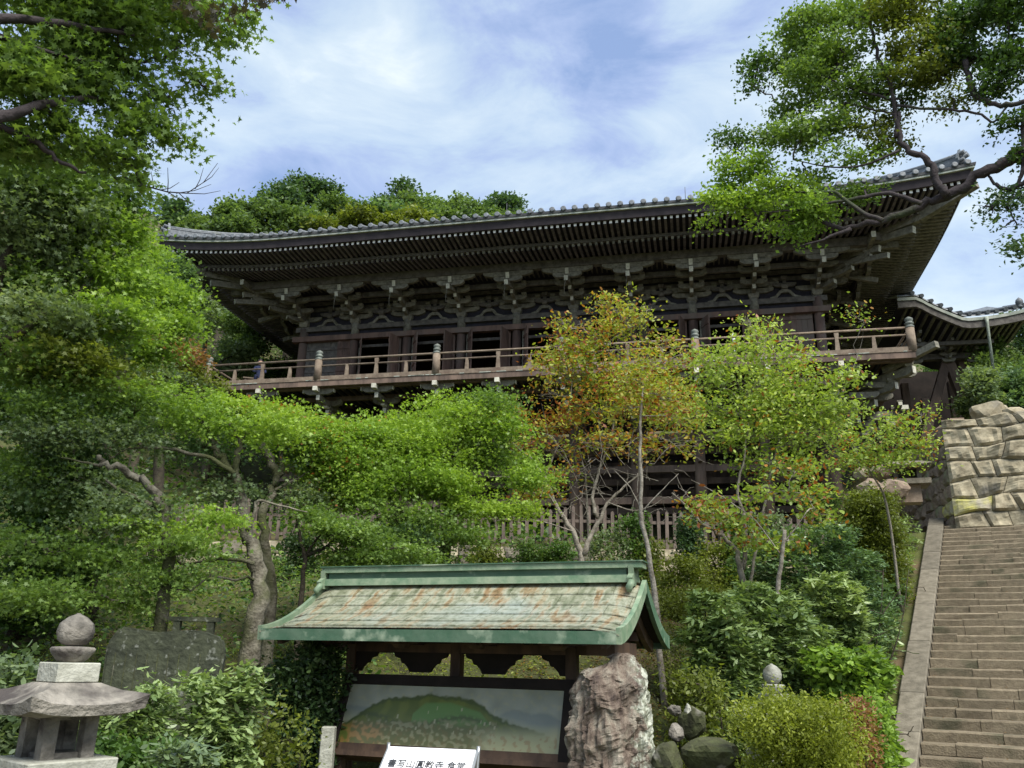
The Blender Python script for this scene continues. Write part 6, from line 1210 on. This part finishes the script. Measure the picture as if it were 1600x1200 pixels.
shrub('camellia_bush', 'dark glossy camellia under the left eave of the shelter', 'shrub', [(470, 1040, 50, 30), (505, 1060, 36, 34), (445, 1075, 34, 26), (500, 1110, 24, 24), (490, 1020, 40, 16)], 10.4, 10500, .06, 'oval', 'camellia', 80, None, m_=LEAFG, spread=.12, per=10, tilt=.7, flat=.4, holes=.12, shell=.6)
gL = 'leafy shrubs at the lower left'
shrub('rhododendron_bush', 'light green rhododendron in front of the dark stone slab', 'shrub', [(330, 1075, 50, 20), (370, 1090, 40, 26), (300, 1105, 46, 24), (340, 1130, 50, 24), (385, 1060, 26, 18)], 8.2, 6200, .085, 'long', 'rhodo', 81, gL, **{**RH, 'shell': .5, 'holes': .15})
shrub('rhododendron_bush', 'low rhododendron right behind the cap of the large lantern', 'shrub', [(235, 1085, 30, 14), (200, 1120, 40, 22), (160, 1150, 34, 30), (225, 1140, 34, 20)], 7.9, 4200, .075, 'long', 'rhodo', 82, gL, **{**RH, 'shell': .5, 'holes': .15})
shrub('rhododendron_bush', 'small pale leaved rhododendron at the bottom edge left of the map board', 'shrub', [(280, 1180, 34, 20), (300, 1195, 30, 16)], 6.6, 1500, .075, 'long', 'grey_green', 83, gL, **{**RH, 'shell': .5, 'holes': .15})
shrub('leafy_shrub', 'bright leafy shrub at the lower left corner behind the large lantern', 'shrub', [(20, 1120, 40, 30), (30, 1160, 30, 30), (10, 1050, 30, 20)], 8.4, 4200, .07, 'oval', 'grey_green', 84, gL, spread=.14, tilt=.7, flat=.4, holes=.15)
shrub('leafy_shrub', 'low shaded shrub along the bottom right of the large lantern', 'shrub', [(170, 1185, 50, 20), (240, 1185, 40, 18), (120, 1190, 30, 18)], 7.2, 4200, .055, 'oval', 'shrub', 85, gL, spread=.12, tilt=.7, flat=.4, holes=.15)
shrub('sprawling_shrub', 'thin wispy yellow green shrub on the moss left of the shelter posts', 'shrub', [(420, 1120, 40, 24), (450, 1150, 40, 26), (400, 1165, 44, 22), (350, 1185, 50, 16), (470, 1185, 30, 14)], 8.6, 1700, .05, 'oval', 'olive', 86, gL, spread=.14, per=8, tilt=.8, flat=.5, holes=.3, twigs=60)
shrub('sprawling_shrub', 'loose twiggy bush on the leaf littered bank right of the tall rock', 'shrub', [(1100, 1075, 34, 22), (1080, 1100, 26, 18), (1125, 1110, 30, 26), (1060, 1060, 24, 10)], 10, 3600, .05, 'oval', 'olive', 87, gR, spread=.13, per=8, tilt=.8, flat=.5, holes=.25, twigs=60)
gF = 'bushes along the low wall under the fence'
fb = [(600, 870, 40, 26, 'shrub'), (545, 872, 34, 24, 'olive'), (680, 872, 30, 20, 'grey_green'), (755, 868, 36, 22, 'olive'), (835, 860, 36, 24, 'maple_mid'), (875, 870, 26, 22, 'shrub'), (955, 840, 34, 24, 'grey_green'), (1010, 870, 34, 30, 'olive'), (1060, 900, 40, 34, 'olive'), (1075, 830, 22, 26, 'pine'), (1120, 870, 40, 24, 'olive'), (470, 850, 34, 18, 'camellia'), (1150, 820, 30, 16, 'shrub'), (930, 900, 40, 20, 'olive'), (1280, 780, 40, 18, 'maple_mid'), (1200, 815, 30, 16, 'grey_green'), (985, 815, 30, 18, 'shrub')]
fl_ = ['dark bush against the low wall left of centre', 'olive bush behind the left end of the shelter ridge', 'pale bush left of the bright maple trunk', 'olive bush right of the bright maple trunk', 'fresh green bush left of the cherry trunk', 'dark bush touching the cherry trunk', 'airy bush right of the cherry trunk', 'olive bush beside the slender pale trunk', 'large olive bush right of the slender pale trunk', 'small cone shaped conifer at the fence', 'olive bush between the fence and the rhododendrons', 'near black bush under the left stretch of fence', 'bush beneath the russet leaves at the fence', 'twiggy bush just above the right end of the shelter ridge', 'green bush at the right end of the fence', 'pale bush near the right end of the fence', 'dark bush in front of the middle pickets']
for i, (px, py, rx, ry, pal) in enumerate(fb):
    D = 21.5 if py < 880 else 18; rr = np.random.default_rng(700 + i); subs = [(px + rr.uniform(-.6, .6) * rx, py + rr.uniform(-.5, .6) * ry, rx * .5, ry * .45) for _ in range(5)]
    shrub('fence_bush', fl_[i], 'bush', subs, D, 3000, .075, 'rhomb', pal, 720 + i, gF, spread=.2, tilt=.7, flat=.4, holes=.25, twigs=40)
shrub('juniper_bush', 'low feathery yellow green juniper right of the slender trunk', 'shrub', [(1075, 935, 40, 18), (1040, 945, 30, 16), (1110, 925, 30, 16)], 14, 9000, .04, 'rhomb', 'olive', 90, None, spread=.14, tilt=.5, flat=.3, holes=.05)

def kerb_bush(label, s0, s1, seed, pal, n):
    rr = np.random.default_rng(seed); pf = []; k = s0
    while k < s1:
        for w_, h_ in ((-1.0, .42), (-1.75, .62), (-2.5, .6)):
            q = SP + sd_ * (k + rr.uniform(-.25, .25)) + sr_ * (w_ + rr.uniform(-.1, .1)); pf.append((q[0], q[1], gz(q[0], q[1]) + h_ * rr.uniform(.8, 1.15), .5 * rr.uniform(.8, 1.3), .5, .42 * rr.uniform(.8, 1.2)))
        k += .85
    q = SP + sd_ * (s0 + s1) / 2 + sr_ * -1.7; b_ = np.array([q[0], q[1], gz(q[0], q[1]) - .05])
    tree('rhododendron_bush', label, 'shrub', gR, b_, [([b_, b_ + np.array([0, 0, .25]), b_ + np.array([.05, 0, .45])], .03, .015)], pf, n, .11, 'long', pal, bark_d, seed, limbr=.014, twigs=50, twig_r=.004, clip=True, **RH)
kerb_bush('broad rhododendron hugging the kerb along the lower third of the steps', .3, 4.2, 171, 'rhodo', 12000)
kerb_bush('rhododendron hugging the kerb along the middle of the steps', 4.6, 8.2, 172, 'blue_green', 12000)
kerb_bush('rhododendron hugging the kerb just below the dark bush at the top', 8.6, 11.8, 173, 'rhodo', 11000)
# --- ground cover ------------------------------------------------------------------------------------------
def scatter(name, n, size, shape, pal, seed, region, up=.0, orange=0., kind='stuff', tilt=1.):
    rng = np.random.default_rng(seed); x = rng.uniform(region[0], region[1], n); y = rng.uniform(region[2], region[3], n)
    s = (x - SP[0]) * sd_[0] + (y - SP[1]) * sd_[1]; w = (x - SP[0]) * sr_[0] + (y - SP[1]) * sr_[1]
    den = noise3(np.c_[x, y, x * 0], .9, seed); q = (w < -.55) & (den + rng.normal(size=n) * .35 > -.15); x, y = x[q], y[q]; z = ground(x, y) + up * rng.uniform(.3, 1, len(x)) + .02
    pf = np.c_[x, y, z]; M_ = len(x); S, F = SHAPES[shape]; k = len(S); nn = np.array([0, 0, 1.]) + rng.normal(size=(M_, 3)) * tilt * .5; nn /= np.linalg.norm(nn, axis=1)[:, None]
    fw = np.cross(nn, rng.normal(size=(M_, 3))); fw /= np.linalg.norm(fw, axis=1)[:, None]; sd = np.cross(fw, nn); sz = size * rng.uniform(.5, 1.3, M_)
    V = (pf[:, None] + (sd[:, None] * S[None, :, 0, None] + fw[:, None] * S[None, :, 1, None]) * sz[:, None, None]).reshape(-1, 3); nv = len(V)
    me = bpy.data.meshes.new(name); me.vertices.add(nv); me.vertices.foreach_set('co', V.astype(np.float32).ravel()); me.loops.add(nv); me.loops.foreach_set('vertex_index', np.arange(nv, dtype=np.int32))
    me.polygons.add(M_); me.polygons.foreach_set('loop_start', np.arange(0, nv, k, dtype=np.int32)); me.polygons.foreach_set('loop_total', np.full(M_, k, dtype=np.int32)); me.update(calc_edges=True)
    pl = np.array(G[pal]); c = pl[rng.integers(0, 3, M_)] * rng.uniform(.6, 1.2, (M_, 1))
    if orange: q = rng.uniform(size=M_) < orange; c[q] = ORANGE[rng.integers(0, 4, q.sum())] * rng.uniform(.3, .8, (q.sum(), 1))
    ca = me.color_attributes.new('Col', 'FLOAT_COLOR', 'POINT'); ca.data.foreach_set('color', np.repeat(np.c_[c, np.ones(M_)], k, axis=0).astype(np.float32).ravel()); me.materials.append(LEAF)
    tag(put(name, me), kind=kind)
scatter('ground_ivy', 42000, .06, 'oval', 'olive', 91, (-13, 8, 9.3, 24.5), .10)
scatter('hillside_undergrowth', 60000, .26, 'oval', 'shrub', 94, (-32, 2, 24, 62), .5)
scatter('bank_undergrowth', 26000, .10, 'oval', 'shrub', 95, (-13, -1.5, 11.5, 24.5), .35)
scatter('leaf_litter', 15000, .055, 'oval', 'rust', 92, (0, 6, 8.8, 18), .01, .5, tilt=.4)
scatter('moss_tufts', 42000, .035, 'rhomb', 'azalea', 93, (-8, 3, 7.6, 15), .05)

rng = np.random.default_rng(5); fm = MB(); S_, F_ = SHAPES['oval']
for k in range(260):
    st_i = rng.integers(-2, NST); w_ = 4.4 * rng.beta(.8, 1.6); a_ = rng.uniform(0, 6.28); c_ = np.array([math.cos(a_), math.sin(a_)]); z_ = (st_i) * RISE + .012; y_ = st_i * TREAD - TREAD + .06 + rng.uniform(0, .28); q_ = rng.uniform(.03, .065)
    fm.poly([(w_ + (p[0] * c_[0] - p[1] * c_[1]) * q_, y_ + (p[0] * c_[1] + p[1] * c_[0]) * q_, z_ + abs(p[0]) * q_ * .6 + rng.uniform(0, .008)) for p in S_], F_)
tag(fm.build('fallen_leaves', mat('dry_brown_leaf', (.22, .12, .04), (.10, .055, .02), 3, .8, 0), st), kind='stuff')
